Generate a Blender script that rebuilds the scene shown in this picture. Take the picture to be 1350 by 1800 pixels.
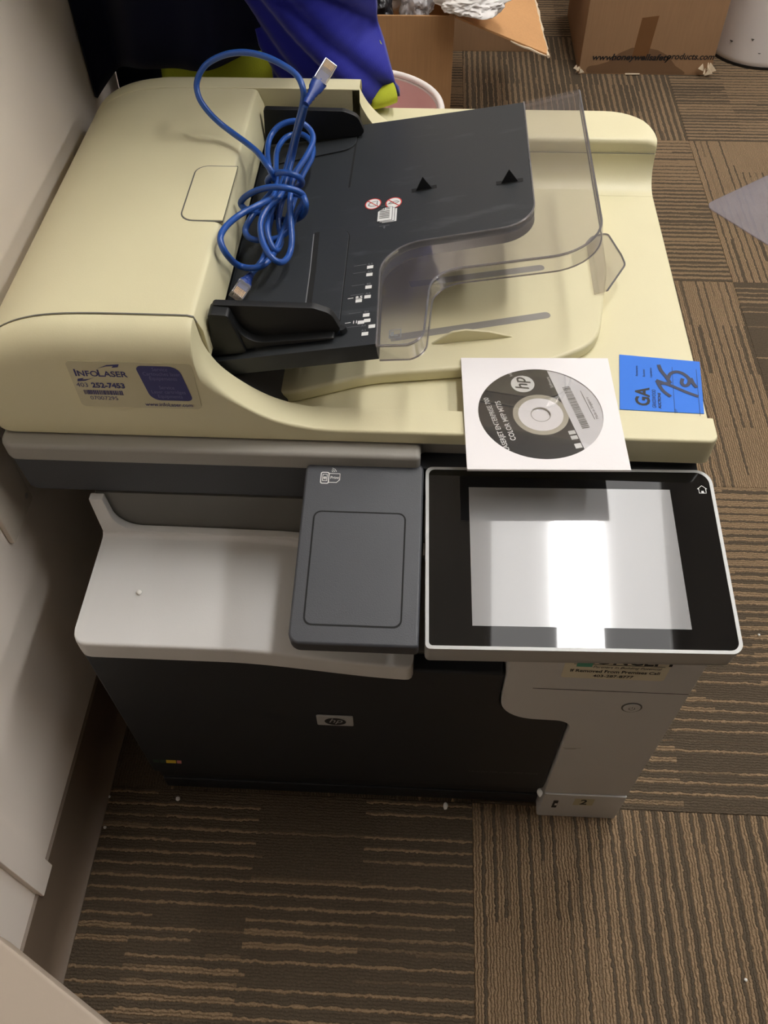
import bpy, bmesh, math, random
from mathutils import Vector, Matrix, noise

for o in list(bpy.data.objects):
    bpy.data.objects.remove(o)
S = bpy.context.scene
COL = S.collection
PI = math.pi

# ------------------------------------------------------------------ camera
cd = bpy.data.cameras.new('camera')
cd.sensor_fit = 'VERTICAL'; cd.sensor_height = 36.0; cd.lens = 30.222
cd.clip_start = 0.01; cd.clip_end = 50
cam = bpy.data.objects.new('camera', cd); COL.objects.link(cam)
cam.location = (-0.07631, -0.35277, 1.01983)
cam.rotation_euler = (0.655708, 0.010592, 0.049444)
S.camera = cam

# ------------------------------------------------------------------ world, exposure
W = bpy.data.worlds.new('world'); S.world = W; W.use_nodes = True
W.node_tree.nodes['Background'].inputs[0].default_value = (0.9, 0.95, 1.0, 1)
W.node_tree.nodes['Background'].inputs[1].default_value = 0.02
S.view_settings.view_transform = 'Standard'
S.view_settings.look = 'None'
S.view_settings.gamma = 1.0
S.view_settings.use_curve_mapping = False
S.view_settings.exposure = 0.0
LAMP_STRENGTH = 44.0      # centre strip of the ceiling lights
REFLECTOR_GLOW = 2.6       # glow of their side reflectors, emitted instead of bounced

# ------------------------------------------------------------------ materials
def srgb(r, g, b):
    f = lambda c: c/12.92 if c <= 0.04045 else ((c+0.055)/1.055)**2.4
    return (f(r/255), f(g/255), f(b/255), 1.0)

class NT:
    def __init__(s, m): s.t = m.node_tree; s.n = s.t.nodes; s.l = s.t.links
    def new(s, typ, **kw):
        n = s.n.new(typ)
        for k, v in kw.items(): setattr(n, k, v)
        return n
    def put(s, sock, v):
        if hasattr(v, 'is_output') or isinstance(v, bpy.types.NodeSocket): s.l.new(v, sock)
        else: sock.default_value = v
    def math(s, op, a, b=None, c=None):
        n = s.new('ShaderNodeMath', operation=op)
        s.put(n.inputs[0], a)
        if b is not None: s.put(n.inputs[1], b)
        if c is not None: s.put(n.inputs[2], c)
        return n.outputs[0]
    def mix(s, f, a, b):
        n = s.new('ShaderNodeMix', data_type='RGBA')
        s.put(n.inputs[0], f); s.put(n.inputs[6], a); s.put(n.inputs[7], b)
        return n.outputs[2]
    def xyz(s, x, y, z):
        n = s.new('ShaderNodeCombineXYZ'); s.put(n.inputs[0], x); s.put(n.inputs[1], y); s.put(n.inputs[2], z); return n.outputs[0]
    def white(s, v):
        n = s.new('ShaderNodeTexWhiteNoise', noise_dimensions='3D'); s.l.new(v, n.inputs['Vector']); return n.outputs['Value']
    def noise(s, v, scale, detail=2.0):
        n = s.new('ShaderNodeTexNoise'); n.inputs['Scale'].default_value = scale; n.inputs['Detail'].default_value = detail
        if v is not None: s.l.new(v, n.inputs['Vector'])
        return n.outputs['Fac']

def mat(name, col, rough=0.5, metallic=0.0, bump=0.0, bscale=900, var=0.04, vscale=14, spec=0.5, sheen=0.0, coat=0.0, emit=None, estr=0.0):
    m = bpy.data.materials.new(name); m.use_nodes = True
    t = NT(m); p = t.n['Principled BSDF']
    co = t.new('ShaderNodeTexCoord').outputs['Object']
    if var:
        f = t.noise(co, vscale, 3)
        dk = tuple(c*(1-2*var) for c in col[:3])+(1,); lt = tuple(min(1, c*(1+2*var)) for c in col[:3])+(1,)
        t.l.new(t.mix(f, dk, lt), p.inputs['Base Color'])
    else: p.inputs['Base Color'].default_value = col
    p.inputs['Roughness'].default_value = rough; p.inputs['Metallic'].default_value = metallic
    p.inputs['Specular IOR Level'].default_value = spec
    p.inputs['Sheen Weight'].default_value = sheen
    p.inputs['Coat Weight'].default_value = coat; p.inputs['Coat Roughness'].default_value = 0.02
    if bump:
        b = t.new('ShaderNodeBump'); b.inputs['Strength'].default_value = bump; b.inputs['Distance'].default_value = 0.0006
        t.l.new(t.noise(co, bscale, 2), b.inputs['Height']); t.l.new(b.outputs[0], p.inputs['Normal'])
    if emit: p.inputs['Emission Color'].default_value = emit; p.inputs['Emission Strength'].default_value = estr
    return m

M = {}
M['cream'] = mat('cream_plastic', srgb(221, 213, 175), 0.42, bump=0.12, var=0.02)
M['grey_light'] = mat('light_grey_plastic', srgb(211, 209, 206), 0.45, bump=0.12, var=0.02)
M['grey_mid'] = mat('grey_plastic', srgb(150, 146, 138), 0.5, bump=0.1, var=0.02)
M['grey_dark'] = mat('dark_grey_plastic', srgb(96, 94, 88), 0.55, bump=0.1, var=0.03)
M['charcoal'] = mat('charcoal_plastic', srgb(48, 50, 54), 0.5, bump=0.2, var=0.04)
M['black'] = mat('black_plastic', srgb(30, 31, 33), 0.5, bump=0.15, var=0.04)
M['guide'] = mat('guide_plastic', srgb(17, 18, 19), 0.5, bump=0.15, var=0.04)
M['door'] = mat('door_plastic', srgb(27, 30, 35), 0.55, bump=0.15, var=0.04)
M['void'] = mat('dark_gap', srgb(14, 14, 14), 0.8, var=0.0)
M['cover'] = mat('slate_plastic', srgb(64, 66, 71), 0.42, bump=0.25, bscale=1400, var=0.04)
M['silver'] = mat('silver_bezel', srgb(176, 176, 174), 0.4, metallic=0.2, var=0.02)
M['glass_black'] = mat('black_glass', srgb(16, 16, 17), 0.03, var=0.0, spec=0.55)
M['display'] = mat('display_panel', srgb(156, 156, 157), 0.07, var=0.0, spec=1.0, coat=1.0)
M['white_paint'] = mat('white_print', srgb(225, 225, 222), 0.6, var=0.0)
M['grey_paint'] = mat('grey_print', srgb(120, 122, 124), 0.6, var=0.0)
M['dim_paint'] = mat('dim_print', srgb(84, 86, 88), 0.6, var=0.0)
M['black_paint'] = mat('black_print', srgb(22, 22, 24), 0.6, var=0.0)
M['red_paint'] = mat('red_print', srgb(205, 60, 55), 0.6, var=0.0)
M['yellow_paint'] = mat('yellow_print', srgb(222, 190, 60), 0.6, var=0.05)
M['green_paint'] = mat('green_print', srgb(52, 74, 60), 0.6, var=0.05)
M['pink_paint'] = mat('pink_print', srgb(205, 130, 125), 0.6, var=0.05)
M['navy_paint'] = mat('navy_print', srgb(52, 52, 112), 0.45, var=0.02)
M['lilac_paint'] = mat('lilac_print', srgb(112, 112, 158), 0.5, var=0.0)
M['teal_paint'] = mat('teal_print', srgb(78, 160, 135), 0.5, var=0.02)
M['sticker_cream'] = mat('sticker_cream', srgb(201, 193, 158), 0.35, var=0.01)
M['sticker_white'] = mat('sticker_white', srgb(226, 218, 192), 0.4, var=0.02)
M['paper'] = mat('white_paper', srgb(242, 238, 238), 0.75, bump=0.15, bscale=300, var=0.012)
M['disc_black'] = mat('disc_black', srgb(20, 19, 20), 0.4, var=0.03, spec=0.3)
M['disc_grey'] = mat('disc_grey', srgb(226, 224, 226), 0.3, var=0.01)
M['disc_silver'] = mat('disc_silver', srgb(178, 172, 155), 0.3, metallic=0.6, var=0.02)
M['tag_blue'] = mat('blue_card', srgb(44, 118, 224), 0.65, bump=0.1, bscale=500, var=0.03)
M['tag_ink'] = mat('marker_ink', srgb(36, 44, 72), 0.5, var=0.1, vscale=200)
M['cable'] = mat('blue_vinyl', srgb(40, 82, 158), 0.3, var=0.05, vscale=60)
M['boot'] = mat('blue_boot', srgb(30, 60, 135), 0.4, var=0.05)
M['gold'] = mat('gold_contacts', srgb(205, 165, 90), 0.3, metallic=0.9, var=0.05)
M['wall'] = mat('painted_wall', srgb(243, 232, 220), 0.75, bump=0.15, bscale=260, var=0.015, vscale=4)
M['plate'] = mat('wall_plate_plastic', srgb(218, 206, 190), 0.5, var=0.01)
M['base_rubber'] = mat('brown_rubber', srgb(116, 100, 84), 0.5, bump=0.1, var=0.06)
M['taupe'] = mat('taupe_laminate', srgb(172, 158, 142), 0.55, bump=0.06, bscale=500, var=0.015)
M['ceiling'] = mat('ceiling_tile', srgb(222, 220, 212), 0.85, bump=0.4, bscale=220, var=0.03, vscale=60)
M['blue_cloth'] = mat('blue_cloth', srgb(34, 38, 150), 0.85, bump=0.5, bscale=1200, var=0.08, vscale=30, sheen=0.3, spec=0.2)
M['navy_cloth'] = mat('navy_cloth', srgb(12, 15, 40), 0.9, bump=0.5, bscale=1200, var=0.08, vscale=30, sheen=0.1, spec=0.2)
M['hivis'] = mat('yellow_tape', srgb(192, 200, 48), 0.6, bump=0.4, bscale=900, var=0.06, vscale=60)
M['tape_grey'] = mat('reflective_tape', srgb(150, 150, 150), 0.4, bump=0.3, bscale=900, var=0.05)
M['bin_white'] = mat('white_bin_plastic', srgb(232, 226, 222), 0.4, var=0.02)
M['bin_pink'] = mat('pink_bin_inside', srgb(226, 188, 185), 0.5, var=0.08, vscale=10)
M['crumb'] = mat('foam', srgb(238, 236, 230), 0.8, var=0.03)
M['screw'] = mat('screw_metal', srgb(200, 196, 190), 0.3, metallic=0.7, var=0.02)
M['black_bag'] = mat('black_bag', srgb(34, 33, 36), 0.3, bump=0.4, bscale=120, var=0.2, vscale=40)
M['lamp'] = mat('lamp_diffuser', srgb(255, 255, 255), 0.5, var=0.0, emit=(1.0, 0.985, 0.965, 1), estr=LAMP_STRENGTH)
M['lens'] = mat('lamp_reflector_glow', srgb(255, 255, 255), 0.5, var=0.0, emit=(1.0, 0.985, 0.965, 1), estr=REFLECTOR_GLOW)  # side reflectors, not lenses: emission stands in for bounced lamp light
M['lamp_frame'] = mat('lamp_frame', srgb(235, 235, 232), 0.5, var=0.01)

def clear_mat(name, tint, rough, haze, gloss=0.5):
    m = bpy.data.materials.new(name); m.use_nodes = True; t = NT(m)
    out = t.n['Material Output']; t.n.remove(t.n['Principled BSDF'])
    tr = t.new('ShaderNodeBsdfTransparent'); tr.inputs[0].default_value = tint
    df = t.new('ShaderNodeBsdfDiffuse'); df.inputs[0].default_value = (0.75, 0.72, 0.74, 1)
    gl = t.new('ShaderNodeBsdfGlossy'); gl.inputs['Roughness'].default_value = rough
    co = t.new('ShaderNodeTexCoord').outputs['Object']
    hz = t.math('MULTIPLY', t.math('ADD', t.noise(co, 30, 3), 0.5), haze)
    a = t.new('ShaderNodeMixShader'); t.l.new(hz, a.inputs[0]); t.l.new(tr.outputs[0], a.inputs[1]); t.l.new(df.outputs[0], a.inputs[2])
    fr = t.new('ShaderNodeFresnel'); fr.inputs[0].default_value = 1.45
    b = t.new('ShaderNodeMixShader'); t.l.new(t.math('MULTIPLY', fr.outputs[0], gloss), b.inputs[0])
    t.l.new(a.outputs[0], b.inputs[1]); t.l.new(gl.outputs[0], b.inputs[2]); t.l.new(b.outputs[0], out.inputs[0])
    return m
M['clear'] = clear_mat('clear_plastic', (0.955, 0.945, 0.945, 1), 0.06, 0.04, 0.35)
M['clear_edge'] = clear_mat('clear_plastic_edge', (0.66, 0.63, 0.64, 1), 0.08, 0.20, 1.0)
M['film'] = clear_mat('window_film', (0.99, 0.99, 0.99, 1), 0.03, 0.002, 0.35)
M['mat_clear'] = clear_mat('vinyl_mat', (0.78, 0.75, 0.80, 1), 0.15, 0.16)
M['bag_clear'] = clear_mat('thin_bag_film', (0.90, 0.90, 0.90, 1), 0.15, 0.42, 1.0)
M['bag_white'] = mat('white_bag_film', srgb(228, 224, 220), 0.5, bump=0.2, bscale=60, var=0.03, spec=0.3)
M['connector'] = clear_mat('connector_shell', (0.9, 0.86, 0.80, 1), 0.08, 0.22, 1.0)

def cardboard(name, c, liner=False):
    m = bpy.data.materials.new(name); m.use_nodes = True; t = NT(m); p = t.n['Principled BSDF']
    co = t.new('ShaderNodeTexCoord').outputs['Object']
    mp = t.new('ShaderNodeMapping'); mp.inputs['Scale'].default_value = (1, 1, 0.06); t.l.new(co, mp.inputs[0])
    f = t.math('ADD', t.math('MULTIPLY', t.noise(mp.outputs[0], 260, 2), 0.5), t.math('MULTIPLY', t.noise(co, 9, 3), 0.5))
    dk = tuple(x*0.78 for x in c[:3])+(1,); lt = tuple(min(1, x*1.2) for x in c[:3])+(1,)
    t.l.new(t.mix(f, dk, lt), p.inputs['Base Color']); p.inputs['Roughness'].default_value = 0.85
    p.inputs['Specular IOR Level'].default_value = 0.2
    b = t.new('ShaderNodeBump'); b.inputs['Strength'].default_value = 0.25; b.inputs['Distance'].default_value = 0.0008
    t.l.new(t.noise(mp.outputs[0], 260, 2), b.inputs['Height']); t.l.new(b.outputs[0], p.inputs['Normal'])
    return m
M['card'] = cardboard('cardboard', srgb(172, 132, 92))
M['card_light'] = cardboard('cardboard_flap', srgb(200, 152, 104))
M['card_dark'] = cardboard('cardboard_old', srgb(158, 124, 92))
M['card_tape'] = mat('brown_tape', srgb(120, 84, 52), 0.25, var=0.05)
M['torn'] = mat('torn_paper_edge', srgb(212, 194, 166), 0.9, bump=0.5, bscale=200, var=0.08, vscale=60)

def tray_mat():
    m = bpy.data.materials.new('tray_charcoal'); m.use_nodes = True; t = NT(m); p = t.n['Principled BSDF']
    co = t.new('ShaderNodeTexCoord').outputs['Object']
    mp = t.new('ShaderNodeMapping'); mp.inputs['Rotation'].default_value = (0, 0, 0.5); mp.inputs['Scale'].default_value = (1, 3.5, 1); t.l.new(co, mp.inputs[0])
    n = t.noise(mp.outputs[0], 16, 4)
    r = t.new('ShaderNodeMapRange'); r.inputs[1].default_value = 0.62; r.inputs[2].default_value = 0.82; t.l.new(n, r.inputs[0])
    t.l.new(t.mix(t.math('MULTIPLY', r.outputs[0], 0.6), srgb(44, 47, 50), srgb(84, 88, 90)), p.inputs['Base Color'])
    p.inputs['Roughness'].default_value = 0.5
    b = t.new('ShaderNodeBump'); b.inputs['Strength'].default_value = 0.2; b.inputs['Distance'].default_value = 0.0005
    t.l.new(t.noise(co, 1200, 2), b.inputs['Height']); t.l.new(b.outputs[0], p.inputs['Normal'])
    return m
M['tray'] = tray_mat()

def carpet_mat():
    m = bpy.data.materials.new('carpet_loop_pile'); m.use_nodes = True; t = NT(m); p = t.n['Principled BSDF']
    co = t.new('ShaderNodeTexCoord').outputs['Object']
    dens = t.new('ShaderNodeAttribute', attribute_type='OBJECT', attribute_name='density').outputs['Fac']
    grad = t.new('ShaderNodeAttribute', attribute_type='OBJECT', attribute_name='drift').outputs['Fac']
    seed = t.new('ShaderNodeAttribute', attribute_type='OBJECT', attribute_name='seed').outputs['Fac']
    sp = t.new('ShaderNodeSeparateXYZ'); t.l.new(co, sp.inputs[0]); x, y = sp.outputs[0], sp.outputs[1]
    wob = t.math('ADD', t.math('MULTIPLY', t.math('SUBTRACT', t.noise(co, 45, 2), 0.5), 1.3), t.math('MULTIPLY', t.math('SUBTRACT', t.noise(co, 210, 2), 0.5), 1.3))
    yj = t.math('ADD', t.math('MULTIPLY', y, 296.0), wob)
    rib = t.math('FLOOR', yj); fr = t.math('FRACT', yj)
    w1 = t.white(t.xyz(rib, seed, 3.0))
    xo = t.math('MULTIPLY_ADD', x, 6.0, t.math('MULTIPLY', w1, 13.0))
    w2 = t.white(t.xyz(rib, t.math('FLOOR', xo), seed))
    blk = t.white(t.xyz(t.math('FLOOR', t.math('MULTIPLY', yj, 0.042)), t.math('FLOOR', t.math('MULTIPLY_ADD', x, 8.0, seed)), seed))
    m4 = t.math('FLOORED_MODULO', rib, 4.0)
    r3 = t.math('MULTIPLY', t.math('ADD', m4, t.math('SUBTRACT', t.math('COMPARE', m4, 2.0, 0.1), t.math('COMPARE', m4, 3.0, 0.1))), 0.21)
    score = t.math('ADD', r3, t.math('ADD', t.math('MULTIPLY', w1, 0.22), t.math('MULTIPLY', w2, 0.16)))
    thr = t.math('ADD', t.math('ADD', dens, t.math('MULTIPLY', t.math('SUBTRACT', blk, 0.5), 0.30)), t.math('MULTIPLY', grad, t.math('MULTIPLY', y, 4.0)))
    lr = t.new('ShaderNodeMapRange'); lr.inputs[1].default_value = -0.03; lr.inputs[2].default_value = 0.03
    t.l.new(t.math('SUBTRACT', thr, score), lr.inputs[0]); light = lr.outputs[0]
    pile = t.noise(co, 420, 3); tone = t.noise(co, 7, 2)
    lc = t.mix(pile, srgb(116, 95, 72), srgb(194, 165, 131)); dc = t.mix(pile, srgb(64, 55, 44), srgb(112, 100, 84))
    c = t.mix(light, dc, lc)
    prof = t.math('SINE', t.math('MULTIPLY', fr, PI))
    c = t.mix(t.math('MULTIPLY_ADD', prof, 0.5, 0.5), t.mix(0.55, c, srgb(40, 32, 24)), c)
    c = t.mix(t.math('MULTIPLY', tone, 0.3), c, srgb(92, 76, 60))
    t.l.new(c, p.inputs['Base Color']); p.inputs['Roughness'].default_value = 0.95; p.inputs['Specular IOR Level'].default_value = 0.1
    h = t.math('ADD', t.math('MULTIPLY', prof, t.math('MULTIPLY_ADD', light, 0.55, 0.5)), t.math('MULTIPLY', t.noise(co, 700, 2), 0.7))
    b = t.new('ShaderNodeBump'); b.inputs['Strength'].default_value = 0.9; b.inputs['Distance'].default_value = 0.0022
    t.l.new(h, b.inputs['Height']); t.l.new(b.outputs[0], p.inputs['Normal'])
    return m
M['carpet'] = carpet_mat()
M['floor_slab'] = mat('floor_slab', srgb(60, 54, 46), 0.9)

# ------------------------------------------------------------------ mesh helpers
def wloc(o):
    v = Vector((0, 0, 0))
    while o is not None: v += o.location; o = o.parent
    return v

def obj(name, bm, m, parent=None, smooth=True, wn=True, sharp=38):
    """link bm (authored in world coordinates) as one object whose origin is the centre of its bounds"""
    bmesh.ops.recalc_face_normals(bm, faces=bm.faces)
    vs = [v.co for v in bm.verts]
    c = Vector([(min(v[i] for v in vs)+max(v[i] for v in vs))/2 for i in range(3)])
    if parent is None: c.z = min(v.z for v in vs)
    bmesh.ops.translate(bm, verts=bm.verts, vec=-c)
    me = bpy.data.meshes.new(name); bm.to_mesh(me); bm.free()
    o = bpy.data.objects.new(name, me); COL.objects.link(o)
    ml = m if isinstance(m, (list, tuple)) else [m]
    for q in ml: me.materials.append(q)
    if smooth:
        me.polygons.foreach_set('use_smooth', [True]*len(me.polygons))
        me.set_sharp_from_angle(angle=math.radians(sharp))
        if wn:
            w = o.modifiers.new('wn', 'WEIGHTED_NORMAL'); w.keep_sharp = True
    if parent is not None: o.parent = parent; o.location = c - wloc(parent)
    else: o.location = c
    return o

def tag(o, label, cat, group=None):
    o['label'] = label; o['category'] = cat
    if group: o['group'] = group
    return o
def thing(name, label, cat, loc, group=None):
    o = bpy.data.objects.new(name, None); COL.objects.link(o); o.location = loc; o.empty_display_size = 0.05
    return tag(o, label, cat, group)
def struct(o): o['kind'] = 'structure'; return o

def fillet(pts, rad, n=6):
    """round the corners of a closed 2-D polygon; rad is a number or one number per corner"""
    N = len(pts); out = []
    if not isinstance(rad, (list, tuple)): rad = [rad]*N
    for i in range(N):
        p = Vector(pts[i]); a = Vector(pts[i-1]); b = Vector(pts[(i+1) % N]); r = rad[i]
        da, db = (a-p), (b-p); la, lb = da.length, db.length
        if r <= 0 or la < 1e-9 or lb < 1e-9: out.append(tuple(p)); continue
        da /= la; db /= lb
        ang = math.acos(max(-1, min(1, da.dot(db))))
        if ang > PI-0.02: out.append(tuple(p)); continue
        tl = min(r/math.tan(ang/2), la*0.49, lb*0.49)
        s, e = p+da*tl, p+db*tl
        for k in range(n+1):
            u = k/n
            # circular-looking quadratic with a rational weight
            w = math.sin(ang/2); q = (s*(1-u)**2 + p*(2*w*u*(1-u)) + e*u*u)/((1-u)**2+2*w*u*(1-u)+u*u)
            out.append((q.x, q.y))
    return out

XY = lambda u, v, w: (u, v, w)
XZ = lambda u, v, w: (u, w, v)     # outline in x-z, extruded along y
YZ = lambda u, v, w: (w, u, v)     # outline in y-z, extruded along x

class Frame:
    def __init__(s, o, e1, e2):
        s.o = Vector(o); s.e1 = Vector(e1).normalized(); s.e2 = Vector(e2); s.e2 = (s.e2-s.e1*s.e2.dot(s.e1)).normalized(); s.n = s.e1.cross(s.e2)
    def __call__(s, u, v, w): return s.o+s.e1*u+s.e2*v+s.n*w

def bm_prism(pts, w0, w1, f=XY, bev=0.0, seg=3, bm=None, ang=35):
    b = bmesh.new()
    lo = [b.verts.new((p[0], p[1], w0)) for p in pts]; hi = [b.verts.new((p[0], p[1], w1)) for p in pts]
    n = len(pts)
    b.faces.new(hi); b.faces.new(lo[::-1])
    for i in range(n): b.faces.new((lo[i], lo[(i+1) % n], hi[(i+1) % n], hi[i]))
    if bev > 0:
        bmesh.ops.recalc_face_normals(b, faces=b.faces)
        ed = [e for e in b.edges if len(e.link_faces) == 2 and e.calc_face_angle(0) > math.radians(ang)]
        bmesh.ops.bevel(b, geom=ed, offset=bev, segments=seg, profile=0.5, affect='EDGES', clamp_overlap=True)
    for v in b.verts: v.co = Vector(f(*v.co))
    if bm is None: return b
    me = bpy.data.meshes.new('tmp'); b.to_mesh(me); b.free(); bm.from_mesh(me); bpy.data.meshes.remove(me)
    return bm

def rect(x0, y0, x1, y1): return [(x0, y0), (x1, y0), (x1, y1), (x0, y1)]
def bm_box(x0, y0, z0, x1, y1, z1, bev=0.0, seg=3, bm=None, f=XY): return bm_prism(rect(x0, y0, x1, y1), z0, z1, f, bev, seg, bm)
def disc_pts(cx, cy, r, n=32, ry=None): return [(cx+r*math.cos(2*PI*i/n), cy+(ry or r)*math.sin(2*PI*i/n)) for i in range(n)]

def bm_ring(outer, inner, w0, w1, f=XY, bm=None):
    """prism with a hole; outer and inner have the same number of points"""
    b = bm or bmesh.new(); n = len(outer)
    v = lambda ps, w: [b.verts.new(Vector(f(p[0], p[1], w))) for p in ps]
    ol, oh, il, ih = v(outer, w0), v(outer, w1), v(inner, w0), v(inner, w1)
    for i in range(n):
        j = (i+1) % n
        b.faces.new((oh[i], oh[j], ih[j], ih[i])); b.faces.new((ol[j], ol[i], il[i], il[j]))
        b.faces.new((ol[i], ol[j], oh[j], oh[i])); b.faces.new((il[j], il[i], ih[i], ih[j]))
    return b

def bm_loft(rings, closed=True, caps=True, bm=None):
    b = bm or bmesh.new(); R = [[b.verts.new(Vector(p)) for p in r] for r in rings]; n = len(R[0])
    for a, c in zip(R, R[1:]):
        for i in range(n if closed else n-1):
            j = (i+1) % n
            b.faces.new((a[i], a[j], c[j], c[i]))
    if caps: b.faces.new(R[0][::-1]); b.faces.new(R[-1])
    return b

def catmull(P, k=6):
    P = [Vector(p) for p in P]; out = []
    for i in range(len(P)-1):
        a = P[max(i-1, 0)]; b = P[i]; c = P[i+1]; d = P[min(i+2, len(P)-1)]
        for j in range(k):
            u = j/k
            out.append(0.5*((2*b)+(c-a)*u+(2*a-5*b+4*c-d)*u*u+(3*b-a-3*c+d)*u**3))
    out.append(P[-1]); return out

def bm_tube(P, r, n=8, bm=None):
    P = [Vector(p) for p in P]; b = bm or bmesh.new(); rings = []; up = Vector((0.3, 0.2, 1)).normalized()
    for i, p in enumerate(P):
        t = (P[min(i+1, len(P)-1)]-P[max(i-1, 0)]).normalized()
        up = (up-t*up.dot(t)); up = up.normalized() if up.length > 1e-4 else t.orthogonal().normalized()
        s = t.cross(up); rr = r[i] if isinstance(r, (list, tuple)) else r
        rings.append([p+(up*math.cos(2*PI*k/n)+s*math.sin(2*PI*k/n))*rr for k in range(n)])
    return bm_loft(rings, bm=b)

def bm_ribbon(P, width, f, w, bm=None):
    """flat stroke along 2-D points, laid at height w of frame f"""
    b = bm or bmesh.new(); P = [Vector((p[0], p[1])) for p in P]; L, R = [], []
    for i, p in enumerate(P):
        t = (P[min(i+1, len(P)-1)]-P[max(i-1, 0)]).normalized(); q = Vector((-t.y, t.x))
        L.append(b.verts.new(Vector(f(*(p+q*width/2), w)))); R.append(b.verts.new(Vector(f(*(p-q*width/2), w))))
    for i in range(len(P)-1): b.faces.new((L[i], R[i], R[i+1], L[i+1]))
    return b

def bm_flat(pts, f, w, bm=None):
    b = bm or bmesh.new(); b.faces.new([b.verts.new(Vector(f(p[0], p[1], w))) for p in pts]); return b

def bm_text(s, size, f, w, x=0, y=0, align='LEFT', bold=0.0, shear=0.0, sx=1.0, bm=None):
    cu = bpy.data.curves.new('t', 'FONT'); cu.body = s; cu.size = size; cu.align_x = align; cu.align_y = 'BOTTOM_BASELINE'
    cu.offset = bold*size; cu.shear = shear; cu.resolution_u = 3
    to = bpy.data.objects.new('t', cu); me = bpy.data.meshes.new_from_object(to)
    b = bm or bmesh.new(); n0 = len(b.verts); b.from_mesh(me); b.verts.ensure_lookup_table()
    for v in b.verts[n0:]: v.co = Vector(f(x+v.co.x*sx, y+v.co.y, w))
    bpy.data.objects.remove(to); bpy.data.curves.remove(cu); bpy.data.meshes.remove(me)
    return b
def flat(name, bm, m, parent): return obj(name, bm, m, parent, smooth=False)

# ================================================================== SETTING
WX = -0.449                     # face of the left wall
struct(obj('floor', bm_box(-0.56, -1.6, -0.06, 5.6, 4.5, -0.007), M['floor_slab'], smooth=False))
floor = bpy.data.objects['floor']
TILE = {}
def tile_mesh(w):
    if w not in TILE:
        b = bm_box(-w/2+0.0001, -0.2499, -0.006, w/2-0.0001, 0.2499, 0.0, 0.0008, 1)
        me = bpy.data.meshes.new('carpet_tile'); b.to_mesh(me); b.free(); me.materials.append(M['carpet']); TILE[w] = me
    return TILE[w]
rnd = random.Random(4)
DENS = {(-1, -1): (.37, -.17), (0, -1): (.60, .24), (0, 0): (.45, .20), (0, 1): (.74, 0), (1, 1): (.20, .03), (0, 2): (.60, .20), (1, 2): (.80, 0), (0, 3): (.42, 0), (1, 3): (.55, .1), (1, 0): (.4, .05), (-1, 0): (.08, 0)}  # tile at the printer's left: light ribs cut to paint in the shade
for c in range(-1, 11):
    for r in range(-3, 9):
        w = 0.448 if c == -1 else 0.5
        along_x = (c+r) % 2 == 0
        o = bpy.data.objects.new('carpet_tile', tile_mesh(0.5)); COL.objects.link(o); o.parent = floor
        o.location = Vector((c*0.5+0.25, r*0.5+0.25, 0))-floor.location
        o.rotation_euler = (0, 0, 0 if along_x else PI/2)
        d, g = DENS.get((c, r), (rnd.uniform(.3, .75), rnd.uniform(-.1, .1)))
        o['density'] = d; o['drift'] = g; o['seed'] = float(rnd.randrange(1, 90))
        if (c, r) == (0, -1): o['seed'] = 17.0
struct(obj('wall_left', bm_box(WX-0.12, -1.6, -0.05, WX, 4.5, 2.72), M['wall'], smooth=False))
struct(obj('wall_back', bm_box(WX-0.12, 4.5, -0.05, 5.6, 4.62, 2.72), M['wall'], smooth=False))
struct(obj('wall_right', bm_box(5.6, -1.6, -0.05, 5.72, 4.62, 2.72), M['wall'], smooth=False))
struct(obj('ceiling', bm_box(WX-0.12, -1.6, 2.74, 5.72, 4.62, 2.84), M['ceiling'], smooth=False))
# vertical batten over the wall panel joint
struct(obj('trim_1', bm_box(WX-0.001, -0.1475, 0.0915, WX+0.0065, -0.1166, 2.7, 0.0012, 2), M['wall']))
# cove baseboard
cv = [(WX-0.001, 0.1), (WX+0.0032, 0.0985), (WX+0.0036, 0.03), (WX+0.0045, 0.021), (WX+0.0070, 0.012), (WX+0.0115, 0.0055), (WX+0.0160, 0.002), (WX+0.0160, 0.0), (WX-0.001, 0.0)]
struct(obj('baseboard_left', bm_prism(cv, -1.6, 4.5, lambda u, v, w: (u, w, v)), M['base_rubber'], sharp=50))

# ceiling lights (mirrored in the printer's glass panel)
def troffer(cx, cy, label):
    t = thing('ceiling_light', label, 'light', (cx, cy, 2.7), 'ceiling lights')
    o, i = rect(-0.32, -0.62, 0.32, 0.62), rect(-0.303, -0.603, 0.303, 0.603)
    f = lambda u, v, w: (cx+u, cy+v, w)
    obj('frame', bm_ring(o, i, 2.695, 2.74, f), M['lamp_frame'], t, smooth=False)
    obj('lamp_diffuser', bm_box(-0.076, -0.6, 2.704, 0.076, 0.6, 2.735, 0.01, 2, f=f), M['lamp'], t)
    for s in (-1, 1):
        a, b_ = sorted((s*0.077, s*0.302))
        obj('glowing_reflector', bm_box(a, -0.602, 2.706, b_, 0.602, 2.735, f=f), M['lens'], t, smooth=False)  # side reflector with its reflected lamp light put in as a glow
    return t
troffer(0.49, 0.98, 'rectangular ceiling light above the printer, mirrored in its glass touch panel')
troffer(1.60, 0.36, 'rectangular ceiling light to the right of the one over the printer')
troffer(3.00, 0.40, 'rectangular ceiling light farthest to the right in the same row as the printer')
troffer(1.71, 3.00, 'rectangular ceiling light deeper in the room, beyond the cardboard boxes')

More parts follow.
